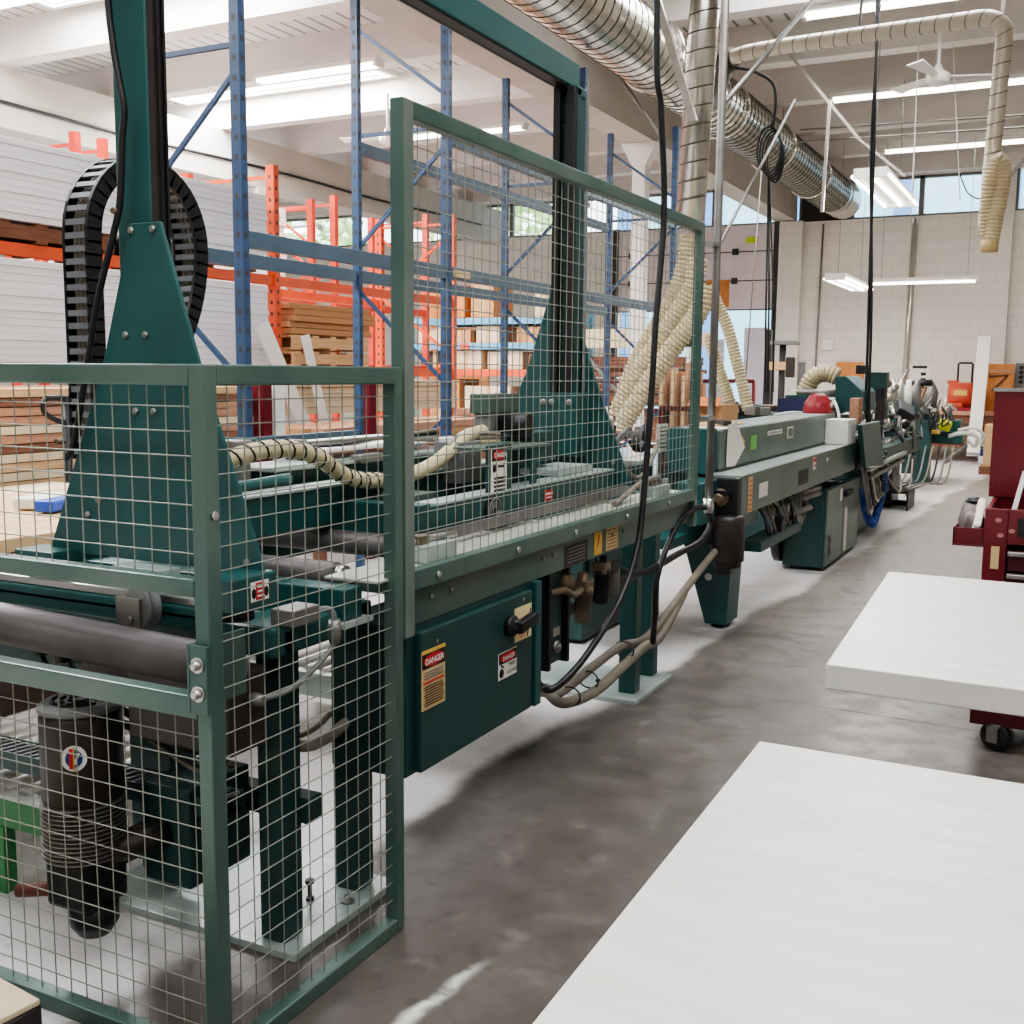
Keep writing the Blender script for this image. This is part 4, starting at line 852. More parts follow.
def junk(target, n, region, y0, y1, seed):                  # fittings, cylinders and brackets bolted on the bed
    rr_ = random.Random(seed); x0, x1, z0, z1 = region
    for k in range(n):
        c = Vector((rr_.uniform(x0, x1), rr_.uniform(y0, y1), rr_.uniform(z0, z1))); t = k % 5
        if t == 0: MB().cyl(c, c + Vector((rr_.uniform(-.1, .1), rr_.uniform(-.35, .35), rr_.uniform(-.1, .25))), rr_.uniform(.015, .035), 12).build('air_cylinder', rr_.choice((STEEL, STEELD, GALV)), target)
        elif t == 1: MB().obox(c, (rr_.uniform(.04, .12), rr_.uniform(.05, .2), rr_.uniform(.03, .11)), (rr_.uniform(-.5, .5), rr_.uniform(-.3, .3), rr_.uniform(-.5, .5))).build('bracket', rr_.choice((GD, G, STEELD, BLACK)), target, .006)
        elif t == 2: MB().lathe([(.03, 0), (.042, .02), (.042, .09), (.022, .10), (.022, .15)], c, (rr_.uniform(-.6, .6), rr_.uniform(-1, 1), rr_.uniform(.2, 1)), 14).build('small_motor', rr_.choice((STEELD, BROWNBLK, GALV, GREYP)), target)
        elif t == 3: MB().tube(spline([c, c + Vector((rr_.uniform(-.1, .15), rr_.uniform(-.2, .3), -.18)), c + Vector((rr_.uniform(-.1, .1), rr_.uniform(.1, .6), -.05)), c + Vector((0, rr_.uniform(.2, .8), .1))]), .012, 7).build('air_tube', rr_.choice((BLACK, GREYP, HOSEG, BLACK)), target)
        else: MB().bar(c, c + Vector((rr_.uniform(-.1, .1), rr_.uniform(-.5, .5), rr_.uniform(-.15, .3))), .02, .035).build('link_bar', rr_.choice((STEELD, GREYP, STEEL, GD)), target)
junk(m3, 70, (-2.15, -1.62, .80, 1.12), 11.6, 14.2, 3)
junk(m3, 30, (-2.1, -1.75, 1.1, 1.42), 12.6, 14.2, 5)
junk(m3, 18, (-1.75, -1.58, .45, .8), 10.6, 13.8, 9)
for x in range(4):
    p = ony(893 + x * 8, 384, 13.4); K(MB().lathe([(.05, -.32), (.055, -.05), (.03, 0), (.03, .05)], p, n=12), 'dust_cup', (GALV, STEEL, WHITE, STEELD)[x]); K(MB().cyl(p - UZ * .32, p - UZ * .75, .02, 8), 'cup_stand', STEELD)
K(MB().bar(onx(868, 470, -1.55), onx(905, 452, -1.60), .04, .03), 'pale_rail', PALEG); K(MB().bar(onx(870, 478, -1.55), onx(903, 460, -1.60), .03, .03), 'pale_rail', STEELD)
K(MB().obox(ony(905, 410, 12.4), (.20, .3, .08), (.4, .5, .4)), 'black_cover', BLACK, .02)
for k in range(7):
    p = onx(862 + 3 * k, 468, -1.56 - .01 * k)
    K(MB().tube(spline([p, p + Vector((.03, .1, -.25)), p + Vector((.02, .35, -.42 + .03 * k)), p + Vector((-.02, .7, -.25)), p + Vector((-.05, .9, .02))]), .014, 8), 'air_hose', (GREYP, HOSEG, BLACK, GALV)[k % 4])
pts = [onx(884, 470, -1.6), onx(883, 490, -1.6), onx(877, 512, -1.6), onx(872, 524, -1.6), onx(866, 512, -1.62), onx(863, 490, -1.62)]
sp_ = resample(spline(pts, 12), .004); hx = []
for i, p in enumerate(sp_[:-1]):
    d = (sp_[i + 1] - p).normalized(); u = d.cross(UX).normalized(); v = d.cross(u); a = i * .004 / .032 * 2 * math.pi; hx.append(p + (u * math.cos(a) + v * math.sin(a)) * .032)
tag(MB().tube(hx, .008, 6).build('coiled_air_hose', BLUEH), 'blue coiled air hose hanging from the feed machine', 'hose')
so = thing('step_stool', 'low black open step stool on the floor beside the feed machine', 'stool', (-1.72, 13.2, 0))
MB().box(-2.05, -1.58, 12.9, 13.5, .19, .215).build('stool_top', BLACK, so, .004)
for x in (-2.05, -1.60): MB().box(x, x + .02, 12.9, 13.5, 0, .19).build('stool_side', BLACK, so, .003)
MB().box(-2.03, -1.60, 13.46, 13.48, 0, .06).build('stool_brace', BLACK, so)

m4 = thing('end_trim_machine', 'green end machine with side arm and drooping cables, farthest down the line', 'machine', (-2.0, 17.0, 0))
def J(mb, n, m=None, bev=0.0): return mb.build(n, m, m4, bev)
def screen_box(n, m_, x0, y0, x1, y1, d, depth, bev=.006):
    a, b = ony(x0, y0, d), ony(x1, y1, d); return J(MB().box(a.x, b.x, d, d + depth, b.z, a.z), n, m_, bev)
screen_box('pedestal', GD, 903, 432, 914, 474, 16.5, .9); screen_box('pedestal', GD, 895, 425, 930, 445, 16.5, 1.2); screen_box('arm', G, 930, 431, 962, 444, 16.8, .5); screen_box('tilt_plate', G, 893, 412, 902, 452, 16.2, .12); screen_box('grey_panel', GREYP, 916, 446, 922, 470, 16.6, .05)
screen_box('hood', G, 918, 412, 934, 430, 17, .5); screen_box('hood', G, 945, 420, 960, 431, 17, .4); screen_box('white_plate', WHITE, 906, 397, 915, 412, 16.5, .05); screen_box('top_plate', STEELD, 905, 432, 932, 434, 16.3, .5)
a, b = ony(912, 410, 16.3), ony(922, 386, 16.3); J(MB().bar(a, b, .16, .14), 'wood_handle_block', WOODP, .01); J(MB().lathe([(.13, 0), (.15, .03), (.13, .09)], b, n=16), 'black_knob', BLACK)
J(MB().lathe([(.08, -.45), (.10, -.2), (.11, -.1), (.07, 0), (.04, .06)], ony(931, 386, 17.2), n=16), 'filter_canister', STEELD)
junk(m4, 50, (-2.15, -1.55, .85, 1.08), 16.0, 17.6, 21)
for k in range(7):
    p = ony(912 + 7 * k, 446, 16.2)
    J(MB().tube(spline([p, p + Vector((-.05, -.4, -.45)), Vector((p.x - .22, p.y - .9, .10)), Vector((p.x - .5, p.y - 1.3, .016)), Vector((p.x - .9, p.y - 1.2 + .06 * k, .016))]), .014, 7), 'drooping_cable', (HOSEG, BLACK, GREYP)[k % 3])
J(MB().tube(spline([ony(905, 428, 16), ony(912, 445, 15.5), ony(912, 470, 15), ony(908, 492, 14.6), ony(900, 500, 14.4)]), .012, 7), 'drooping_cable', HOSEG)
J(MB().tube(spline([ony(948, 436, 16.8), ony(965, 433, 16.8), ony(977, 437, 16.9), ony(975, 446, 17), ony(968, 440, 17.2)]), .03, 8), 'white_pipe', WHITE); J(MB().tube(spline([ony(958, 430, 16.8), ony(975, 428, 16.8), ony(984, 436, 16.9), ony(981, 445, 17)]), .022, 8), 'white_pipe', WHITE)
J(MB().cyl(ony(945, 462, 16.2), ony(966, 446, 16.8), .03, 8), 'stay_rod', STEELD)
a = ony(945, 425, 16.7); J(MB().obox(a, (.17, .15, .15), (.2, .3, .2)), 'lime_rag', LIME, .03); J(MB().obox(ony(935, 432, 16.5), (.14, .2, .05)), 'yellow_tray', YEL, .01)
J(MB().box(-1.95, -1.75, 16.3, 16.6, 0, .88), 'machine_leg', GD)

# ================================================================== DUCTS AND OVERHEAD SERVICES
def spiral(label, pts, r, pitch, name='spiral_duct', n=22, group=None):
    t = thing(name, label, 'duct', pts[0], group)
    p = [Vector(v) for v in pts]; sm_ = MB().mat(DUCTM).tube(p, r, n).mat(SEAM)
    q = resample(p, pitch)
    for i, c in enumerate(q[1:-1]):
        d = (q[i + 2] - q[i]).normalized(); u = d.orthogonal().normalized(); v = d.cross(u); sl = (u * .25)
        ring = [c + (u * math.cos(a) + v * math.sin(a)) * (r + .001) + d * math.cos(a) * pitch * .22 for a in [2 * math.pi * k / 20 for k in range(21)]]
        sm_.tube(ring, r * .018 + .003, 5, cap=False)
    sm_.build('duct_pipe', None, t); return t
dk = spiral('large spiral extraction duct running along the concrete girder', [(-3.9, 4.5, 4.60), (-3.9, 19.8, 4.60)], .32, .16)
for y in (10.6, 13.0, 15.4, 17.8): MB().tube([(-3.9 + .33 * math.cos(a), y, 4.6 + .33 * math.sin(a)) for a in [k * math.pi / 12 for k in range(25)]], .022, 6).build('duct_joint', DUCTM, dk)
MB().tube(spline([(-3.9, 19.8, 4.6), (-3.9, 20.6, 4.62), (-4.05, 21.3, 4.72), (-4.2, 22.02, 4.82)]), .325, 22).build('duct_elbow', DUCTM, dk)
for y in (8, 12, 16, 19): MB().cyl((-3.9, y, 4.9), (-3.9, y, 5.5), .012, 6).build('duct_hanger', STEELD, dk)
dv = spiral('upright spiral duct dropping beside the tall mesh screen', [ony(706, -160, 8), ony(705, 0, 8), ony(690, 222, 8)], .108, .13)
q = onx(706, -160, -2.5)
dh = thing('dust_pipe', 'pale dust pipe crossing under the ceiling and dropping to a corrugated hose', 'pipe', (-.68, 9.5, 2.5))
pts = spline([ony(731, 58, 9.5), ony(760, 50, 9.5), ony(860, 35, 9.5), ony(960, 21, 9.5), ony(985, 18, 9.5), ony(999, 22, 9.5), ony(1004, 34, 9.5), ony(1000, 80, 9.5), ony(993, 150, 9.5), ony(985, 236, 9.5)], 8)
sm_ = MB().mat(DUSTP).tube(pts, .062, 16).mat(SEAM)
q = resample(pts, .11)
for i, c in enumerate(q[1:-1]):
    d = (q[i + 2] - q[i]).normalized(); u = d.orthogonal().normalized(); v = d.cross(u); sm_.tube([c + (u * math.cos(a) + v * math.sin(a)) * .063 + d * .02 * math.cos(a) for a in [k * math.pi / 8 for k in range(17)]], .0035, 5, cap=False)
sm_.build('metal_pipe', None, dh)
MB().tube([ony(731, 58, 9.5), ony(722, 66, 9.6), ony(718, 80, 9.7), ony(712, 100, 10.2)], .10, 16).build('pipe_elbow', SEAM, dh)
corrugated(MB(), [ony(987, 236, 9.35), ony(990, 190, 9.3), ony(997, 163, 9.3), ony(1002, 162, 9.3), ony(1003, 180, 9.3), ony(997, 212, 9.3), ony(990, 247, 9.3)], .056, .028, .005).build('corrugated_hose', BEIGE, dh)
MB().cyl(ony(990, 240, 9.3), ony(989, 252, 9.3), .062, 16).build('hose_cuff', TAN, dh)
MB().bar(ony(1001, 20, 9.7), ony(1010, -40, 9.7), .03).build('pipe_hanger', WHITE, dh); MB().bar(ony(990, 200, 9.7), ony(1040, 140, 9.7), .05, .02).build('pipe_brace', STEELD, dh)
for i, (ps_, lab) in enumerate((([(690, 235), (684, 270), (671, 304), (650, 338), (636, 365), (624, 392)], 'beige corrugated hose fanning from the upright duct, upper of three'), ([(698, 258), (691, 290), (664, 335), (642, 367), (624, 398), (617, 416)], 'beige corrugated hose fanning from the upright duct, middle of three'), ([(706, 285), (697, 315), (672, 349), (647, 386), (626, 420), (622, 432)], 'beige corrugated hose fanning from the upright duct, lowest of three'))):
    y = 8.1 - .3 * i; tag(corrugated(MB(), [ony(a, b, y) for a, b in ps_], .07, .032, .006).build('dust_hose', BEIGE), lab, 'hose')
for i, (ps_, lab) in enumerate((([(712, 285), (716, 300), (728, 329), (737, 363), (743, 388), (748, 410)], 'beige corrugated hose slanting in front of the roll-up door, upper of two'), ([(709, 335), (714, 355), (723, 381), (730, 402), (734, 414)], 'beige corrugated hose slanting in front of the roll-up door, lower of two'))):
    tag(corrugated(MB(), [ony(a, b, 9.6) for a, b in ps_], .05, .03, .005).build('dust_hose', BEIGE), lab, 'hose')
cd = thing('steel_conduit', 'upright steel conduit clamped to the far post of the tall mesh screen', 'conduit', (-1.51, 5.02, .9))
MB().tube([(-1.51, 5.02, .90), (-1.505, 5.02, 2.2), (-1.50, 5.02, 5.05)], .019, 12).build('conduit_pipe', STEELD, cd)
MB().lathe([(.026, 0), (.026, .05), (.02, .07)], (-1.51, 5.02, .92), (0, 0, -1), 12).build('conduit_elbow', STEEL, cd)
for z in (1.30, 2.09): MB().obox((-1.515, 4.97, z), (.05, .12, .02)).build('pipe_clamp', STEEL, cd)
tag(MB().bar(ony(702, 232, 5.3), ony(740, 140, 6.9), .016).bar(ony(740, 140, 6.9), ony(792, 104, 7.5), .0001).build('diagonal_brace', STEELD), 'thin steel brace slanting up from the conduit clamp', 'brace') if False else None
tag(MB().cyl((-1.5, 5.03, 2.09), ony(795, 100, 7.5), .008, 8).build('diagonal_brace', STEELD), 'thin steel brace slanting up from the conduit clamp, lower of two', 'brace')
tag(MB().cyl((-1.5, 5.03, 2.72), ony(815, -2, 7.0), .013, 8).build('diagonal_brace', STEELD), 'steel brace slanting up from the conduit, upper of two', 'brace')
tag(MB().bar(ony(651, -20, 7.6), ony(694, 122, 7.6), .035, .05).build('duct_strut', GALV), 'flat steel strut slanting down to the upright duct', 'brace')
tag(MB().cyl(ony(608, 58, 11), ony(662, 140, 11), .02, 8).build('diagonal_conduit', STEELD), 'thin conduit slanting down the face of the concrete girder', 'conduit')
cl = thing('coiled_cable', 'black cable coil hanging on long drops in front of the roll-up door', 'cable', ony(768, 150, 8))
o_ = ony(769, 150, 8)
lp = MB()
for k in range(5): lp.tube([o_ + Vector((.085 * (1 - .08 * k) * math.sin(t) + .01 * k, .01 * k, .16 * math.cos(t) - .015 * k)) for t in [j * math.pi / 10 for j in range(21)]], .008, 6)
lp.build('cable_loops', BLACK, cl)
MB().tube(spline([ony(735, 68, 8), ony(755, 72, 8), ony(774, 86, 8), ony(774, 120, 8), o_ + Vector((0, 0, .16))]), .011, 7).build('cable_lead', BLACK, cl)
for x in (766, 769, 774): MB().tube([o_ + Vector((0, .02, -.16)), ony(x, 300, 8), ony(x - 1, 392, 8)], .007, 6).build('cable_drop', BLACK, cl)
hc = thing('hanging_cable_bundle', 'pair of black cables hanging from the ceiling down to the feed machine', 'cable', ony(868, 390, 10.4))
for dx in (0, 3): MB().tube(spline([ony(880 - dx, -10, 10.4), ony(876, 60, 10.4), ony(874 - dx, 150, 10.4), ony(870 + dx * .5, 260, 10.4), ony(868 + dx, 330, 10.4), ony(866 + dx, 395, 10.4), ony(867 + dx, 425, 10.4)]), .013, 7).build('cable', BLACK, hc)
MB().tube(spline([ony(880, 5, 10.4), ony(874, 30, 10.4), ony(862, 40, 10.4), ony(860, 20, 10.4), ony(863, -10, 10.4)]), .013, 7).build('cable', BLACK, hc)
for i, (a, b, d, lab) in enumerate((((920, 0), (913, 190), 12.5, 'thin hanging cord beside the ceiling fan, first from the hanging light'), ((920, 20), (911, 215), 13.2, 'thin white pull cord running down past the fan'), ((953, 40), (960, 200), 12.8, 'thin cord hanging just behind the fan rod'), ((763, 150), (744, 400), 11, 'thin slanted line in front of the roll-up door'))):
    tag(MB().cyl(ony(*a, d), ony(*b, d), .006, 6).build('pull_string', PAPER if i != 3 else STEELD), lab, 'cord')
tag(MB().tube(spline([ony(960, 175, 13), ony(968, 193, 13), ony(980, 199, 13), ony(988, 196, 13)]), .008, 6).build('drooping_wire', BLACK), 'black wire drooping across the high window', 'wire')
for i, (a, b, d) in enumerate((((745, 0), (860, 140), 12.5), ((860, 140), (905, 176), 13.5), ((830, 100), (822, 212), 12.2))):
    tag(MB().bar(ony(*a, d), ony(*b, d), .03).build('ceiling_strut', GALV), ('slanting steel strut below the ceiling, upper length', 'slanting steel strut below the ceiling, lower length by the high window', 'upright steel strut hanging in front of the big duct')[i], 'strut')
for i, y in enumerate((130, 118)):
    tag(MB().cyl(ony(800, y + 12, 14.5), ony(1040, y - 4, 14.5), .012, 6).build('ceiling_conduit', STEELD), ('conduit running under the far ceiling beams, lower of two', 'conduit running under the far ceiling beams, upper of two')[i], 'conduit')
tag(MB().tube([(-11.47, y, 4.62 + .02 * math.sin(y)) for y in range(3, 22)], .022, 6).build('girder_cable', BLACK), 'black cable running along the far storage bay girder', 'cable')
def fan(c, lab, a0):
    c = Vector(c); t = thing('ceiling_fan', lab, 'fan', c, 'ceiling fans')
    MB().cyl(c, (c.x, c.y, 5.05), .018, 8).build('down_rod', WHITE, t); MB().lathe([(.05, -.09), (.11, -.06), (.12, .02), (.05, .07), (.03, .12)], c, n=18).build('fan_motor', WHITE, t)
    for k in range(3):
        a = a0 + k * 2 * math.pi / 3; d = Vector((math.cos(a), math.sin(a), 0)); n = Vector((-d.y, d.x, .18))
        MB().add([c + d * .12 - n * .04, c + d * .65 - n * .08, c + d * .65 + n * .08, c + d * .12 + n * .04] + [c + d * .12 - n * .04 + UZ * .01, c + d * .65 - n * .08 + UZ * .01, c + d * .65 + n * .08 + UZ * .01, c + d * .12 + n * .04 + UZ * .01], [(3, 2, 1, 0), (4, 5, 6, 7), (0, 1, 5, 4), (1, 2, 6, 5), (2, 3, 7, 6), (3, 0, 4, 7)]).build('fan_blade', WHITE, t)
fan((-1.45, 12.4, 4.55), 'white ceiling fan above the machine aisle', .3); fan((-8.1, 12.3, 4.5), 'white ceiling fan in the storage bay, seen between two blue uprights', 1.2)

# ================================================================== RACKING
def upright(par, x, y, z, m, w=.08, holes=True, facing=-1):
    u = MB().mat(m).box(x - w / 2, x + w / 2, y - w * .4, y + w * .4, 0, z); u.mat(DARKM)
    zz_ = .5
    while holes and zz_ < z - .05:
        u.box(x + w / 2 - .001, x + w / 2 + .001, y - .012, y + .012, zz_, zz_ + .03); u.box(x - .012, x + .012, y - w * .4 - .001, y - w * .4 + .001, zz_, zz_ + .03); zz_ += .10
    return u.build('upright', None, par)
def beam(par, a, b, h, m, w=.05): return MB().bar(a, b, w, h).build('load_beam', m, par, .004)
br_ = thing('blue_pallet_rack', 'empty tall blue pallet rack behind the gantry machine', 'rack', (-4.3, 8.2, 0))
FX, BX = -4.0, -4.77; YS = [4.66, 6.81, 9.17, 11.7]
for i, y in enumerate(YS):
    zt = 4.15
    upright(br_, FX, y, zt, BLUE, .064); upright(br_, BX, y + .02, zt, BLUE, .058)
    for a, za, b, zb in ((BX, 3.95, FX, 3.4), (FX, 3.2, BX, 3.2), (FX, 3.1, BX, 2.4), (BX, 2.1, FX, 1.4), (FX, 1.2, BX, .5), (FX, .3, BX, .3)): MB().bar((a, y + .03, za), (b, y + .03, zb), .022, .026).build('brace', BLUE, br_)
for i in range(3):
    for z, tiers in ((2.20, (0, 1, 2)), (3.12, (1, 2))):
        if i in tiers:
            for x in (FX, BX): beam(br_, (x, YS[i] + .03, z), (x, YS[i + 1] - .03, z), .088, BLUEB)
beam(br_, (BX, YS[0] - .03, 2.2), (BX, YS[0] + .03, 2.2), .085, BLUEB)
beam(br_, (BX, YS[0], 1.02), (BX, YS[1], 1.02), .10, BLUEB)
MB().mat(TAN).plate((FX + .03, 6.98, 2.2), UY, UZ, .24, .05).build('beam_label', None, br_)
MB().box(FX - .035, FX + .035, YS[2] + .04, YS[2] + .12, 2.98, 3.02).build('beam_connector', BLACK, br_)

ro = thing('orange_pallet_rack', 'orange pallet rack holding white panel stacks along the far bay', 'rack', (-7.0, 6, 0))
OX, OB = -6.5, -7.5; OY = [1.2, 4.6, 8.0, 11.2]
for i, y in enumerate(OY):
    zt = (3.35, 2.9, 3.32, 3.3)[i]
    upright(ro, OX, y, zt, ORANGE, .09); upright(ro, OB, y, zt, ORANGE, .09)
    z = .3; s_ = 1
    while z < zt - .5:
        a, b = (OX, OB) if s_ > 0 else (OB, OX); MB().bar((a, y, z), (b, y, z + .7), .03, .03).build('brace', ORANGE, ro); z += .7; s_ = -s_
    MB().bar((OX, y, zt - .1), (OB, y, zt - .1), .03, .03).build('brace', ORANGE, ro)
for i in range(3):
    for x in (OX, OB):
        for z in (1.50, 2.31): beam(ro, (x, OY[i] + .03, z), (x, OY[i + 1] - .03, z), .09, ORANGE)
r2 = thing('red_pallet_rack', 'red orange pallet rack row behind the orange rack, its uprights showing above the panels', 'rack', (-9.5, 10, 0))
for y, zt in ((5.6, 3.7), (8.05, 3.84), (8.4, 3.84), (11.85, 3.72), (12.35, 3.84), (14.7, 3.9)):
    for x in (-9.0, -10.0): upright(r2, x, y, zt, REDO, .09, holes=False)
    MB().bar((-9.0, y, zt - .12), (-10.0, y, zt - .12), .03).build('brace', REDO, r2); MB().bar((-9.0, y, zt - .9), (-10.0, y, zt - .2), .03).build('brace', REDO, r2); MB().bar((-10.0, y, zt - 1.6), (-9.0, y, zt - .9), .03).build('brace', REDO, r2)
for z in (1.55, 2.4):
    for a, b in ((5.6, 8.05), (8.4, 11.85), (12.35, 14.7)):
        for x in (-9.0, -10): beam(r2, (x, a, z), (x, b, z), .10, REDO)
# pallets and white panels on the orange rack
def pallet(x0, x1, y0, y1, z, lab, group=None, m=WOODL):
    t = thing('wooden_pallet', lab, 'pallet', ((x0 + x1) / 2, (y0 + y1) / 2, z), group)
    n = 5
    for k in range(n):
        y = y0 + (y1 - y0 - .1) * k / (n - 1); MB().box(x0, x1, y, y + .1, z + .115, z + .135).build('deck_board', m, t)
    for x in (x0, (x0 + x1) / 2 - .02, x1 - .04): MB().box(x, x + .04, y0, y1, z + .02, z + .115).build('stringer', m, t)
    for y in (y0, (y0 + y1) / 2 - .05, y1 - .1): MB().box(x0, x1, y, y + .1, z, z + .02).build('bottom_board', m, t)
    return t
def sheet_stack(x0, x1, y0, y1, z0, z1, n, lab, group, m, cat='panel', name='door_panel', jit=.02, gap=.004):
    h = (z1 - z0) / n; proto = None
    for k in range(n):
        dx, dy = R.uniform(-jit, jit), R.uniform(-jit, jit)
        if proto is None:
            proto = MB().box(x0, x1, y0, y1, z0, z0 + h - gap).build(name, m, bevel=.003); tag(proto, lab, cat, group); base = proto.location.copy()
        else:
            c = proto.copy(); COL.objects.link(c); c.location = base + Vector((dx, dy, k * h))
for y0, y1, nm in ((4.75, 7.8, 'visible'),):
    pallet(-7.45, -6.45, 4.8, 6.1, 2.36, 'dark wooden pallet under the upper white panel stack, nearest the slide tower', 'pallets under the white panels', WOODD); pallet(-7.45, -6.45, 6.4, 7.7, 2.36, 'dark wooden pallet under the upper white panel stack, nearest the blue upright', 'pallets under the white panels', WOODD)
sheet_stack(-7.5, -6.42, 4.72, 7.82, 2.497, 3.03, 12, 'white panel in the upper stack on the orange rack', 'white panels in the upper stack', WHITEB, gap=.0015, jit=.006)
sheet_stack(-7.5, -6.42, 4.72, 7.82, 1.545, 2.24, 14, 'white panel in the lower stack on the orange rack', 'white panels in the lower stack', WHITEB, gap=.0015, jit=.006)
sheet_stack(-7.5, -6.42, 1.4, 4.5, 2.36, 3.05, 14, 'white panel in the upper stack at the nearer bay of the orange rack', 'white panels in the near upper stack', WHITEB, gap=.0015, jit=.006)
sheet_stack(-7.5, -6.42, 1.4, 4.5, 1.545, 2.24, 14, 'white panel in the lower stack at the nearer bay of the orange rack', 'white panels in the near lower stack', WHITEB, gap=.0015, jit=.006)
sheet_stack(-11, -9.3, 9.0, 11.7, 2.46, 3.6, 10, 'white panel in the stack on the red rack behind', 'white panels on the red rack', WHITE)
# pale pallet with sheets on the orange rack beyond the first stack
pallet(-7.4, -6.4, 8.15, 9.35, 1.70, 'pale wooden pallet on the orange rack under the sheets, upper of two stacked', 'pale pallets on the orange rack')
pallet(-7.4, -6.4, 8.15, 9.35, 1.55, 'pale wooden pallet on the orange rack under the sheets, lower of two stacked', 'pale pallets on the orange rack')
sheet_stack(-7.4, -6.4, 8.12, 9.4, 1.845, 2.13, 5, 'brown board sheet on the pale pallets of the orange rack', 'board sheets on the pallets', CARD, 'sheet', 'board_sheet', .03)
sheet_stack(-7.4, -6.38, 8.1, 11.1, 1.10, 1.42, 5, 'cream panel under the pale pallets of the orange rack', 'cream panels below the pallets', CARDL, 'panel', 'door_panel', .02)
sheet_stack(-7.4, -6.38, 4.8, 7.8, .20, .75, 8, 'brown board in the bottom stack of the orange rack', 'boards in the bottom stack', WOODP, 'board', 'stacked_board', .04)
sheet_stack(-7.4, -6.38, 8.1, 11.1, .20, .95, 9, 'brown board in the bottom stack beyond the middle orange upright', 'boards in the farther bottom stack', WOODP, 'board', 'stacked_board', .04)
for i, (a, b, lab) in enumerate((((262, 325), (285, 380), 'white offcut board leaning against the orange upright'), ((305, 335), (315, 380), 'narrow white board leaning against the pale pallets'))):
    p, q = onx(*a, -6.25), onx(*b, -6.2); q = p + (q - p) * ((p.z - .005) / (p.z - q.z)); tag(MB().bar(q, p, .17 - .06 * i, .02, up=(1, 0, 0)).build('leaning_board', WHITE), lab, 'board')
# cartons and light blue rack at the far end
lr = thing('light_blue_rack', 'light blue shelf rack with orange lower beams at the far end of the bay', 'rack', (-8, 15.2, 0))
for p in ((-9.45, 15.0), (-6.75, 15.0), (-9.45, 15.9), (-6.75, 15.9)): upright(lr, p[0], p[1], 2.5, LBLUE, .09, holes=False)
for z, m_ in ((2.29, LBLUE), (1.91, LBLUE), (1.50, ORANGE), (.7, ORANGE)):
    for y in (15.0, 15.9): beam(lr, (-9.4, y, z), (-6.8, y, z), .10, m_)
    MB().box(-9.4, -6.8, 15.0, 15.9, z + .045, z + .055).build('shelf_board', PLY, lr)
for i in range(2): MB().bar((-6.75, 15.0, .9 + .8 * i), (-6.75, 15.9, 1.6 + .8 * i), .04).build('brace', LBLUE, lr)
MB().mat(ORANGE).plate((-8.45, 14.945, 1.91), UX, UZ, .16, .09).build('beam_tag', None, lr)
boxes = [(-9.35, -8.9, 1.96, 2.2, CARDL), (-8.8, -8.4, 1.96, 2.16, CARD), (-8.3, -7.9, 1.96, 2.22, CARDL), (-7.6, -7.1, 1.96, 2.2, CARD), (-9.3, -8.8, 1.56, 1.84, DARKM), (-8.75, -8.2, 1.56, 1.85, CARDL), (-8.1, -7.5, 1.56, 1.83, CARDL), (-7.4, -6.9, 1.56, 1.80, WOODD), (-9.3, -8.5, 2.35, 2.85, PLY), (-8.4, -8.0, 2.35, 2.95, CARD), (-7.3, -6.9, 2.35, 2.8, CARDL), (-9.3, -8.6, .76, 1.4, CARD), (-8.5, -7.7, .76, 1.3, CARDL), (-7.5, -6.9, .76, 1.35, WOODP)]
cn = {id(CARDL): 'pale', id(CARD): 'brown', id(DARKM): 'black', id(WOODD): 'dark brown', id(PLY): 'orange', id(WOODP): 'pinkish'}
sh = {1.96: 'upper', 1.56: 'middle', 2.35: 'top', .76: 'bottom'}
for i, (x0, x1, z0, z1, m_) in enumerate(boxes):
    side = ('first', 'second', 'third', 'fourth')[sum(1 for b in boxes[:i] if b[2] == z0)]
    t = thing('carton', '%s carton, %s along the %s shelf of the light blue rack' % (cn[id(m_)], side, sh[z0]), 'box', ((x0 + x1) / 2, 15.4, z0)); MB().box(x0, x1, 15.05, 15.7, z0, z1).build('carton_body', m_, t, .01); MB().box((x0 + x1) / 2 - .03, (x0 + x1) / 2 + .03, 15.047, 15.703, z0 + .01, z1 + .002).build('packing_tape', TAN, t)
ob = [(-10.6, -9.4, 0, 2.7), (-8.0, -7.4, 0, 2.55)]
for i, (x0, x1, z0, z1) in enumerate(ob):
    tag(MB().box(x0, x1, 17.5, 17.56, z0, z1).build('plywood_sheet', PLY, bevel=.004), ('wide orange plywood sheet standing behind the light blue rack', 'narrow orange plywood sheet standing behind the light blue rack')[i], 'plywood')
tn = thing('cream_front_rack', 'rack with a thick cream front beam and blue post beyond the second tower', 'rack', (-5.6, 15, 0))
beam(tn, (-6.45, 14.6, 2.0), (-4.6, 14.6, 2.0), .26, CARDL, .08); upright(tn, -6.35, 14.6, 2.0, BLUE, .10, holes=False); upright(tn, -4.7, 14.6, 2.0, WHITE, .10, holes=False); beam(tn, (-6.4, 15.4, 2.0), (-4.6, 15.4, 2.0), .2, CARDL); MB().bar((-6.3, 14.62, 1.8), (-5.5, 14.62, 1.0), .05).build('brace', GREYP, tn)
for z in (.5, 1.0, 1.4): beam(tn, (-6.4, 14.6, z), (-4.7, 14.6, z), .06, MAROOND)
sheet_stack(-6.25, -4.8, 14.65, 15.5, .55, .95, 7, 'dark board in the lower stack of the cream beam rack', 'boards low in the cream beam rack', WOODD, 'board', 'stacked_board', .05)
sheet_stack(-6.25, -4.8, 14.65, 15.5, 1.06, 1.36, 6, 'dark board in the middle stack of the cream beam rack', 'boards midway in the cream beam rack', WOODD, 'board', 'stacked_board', .05)
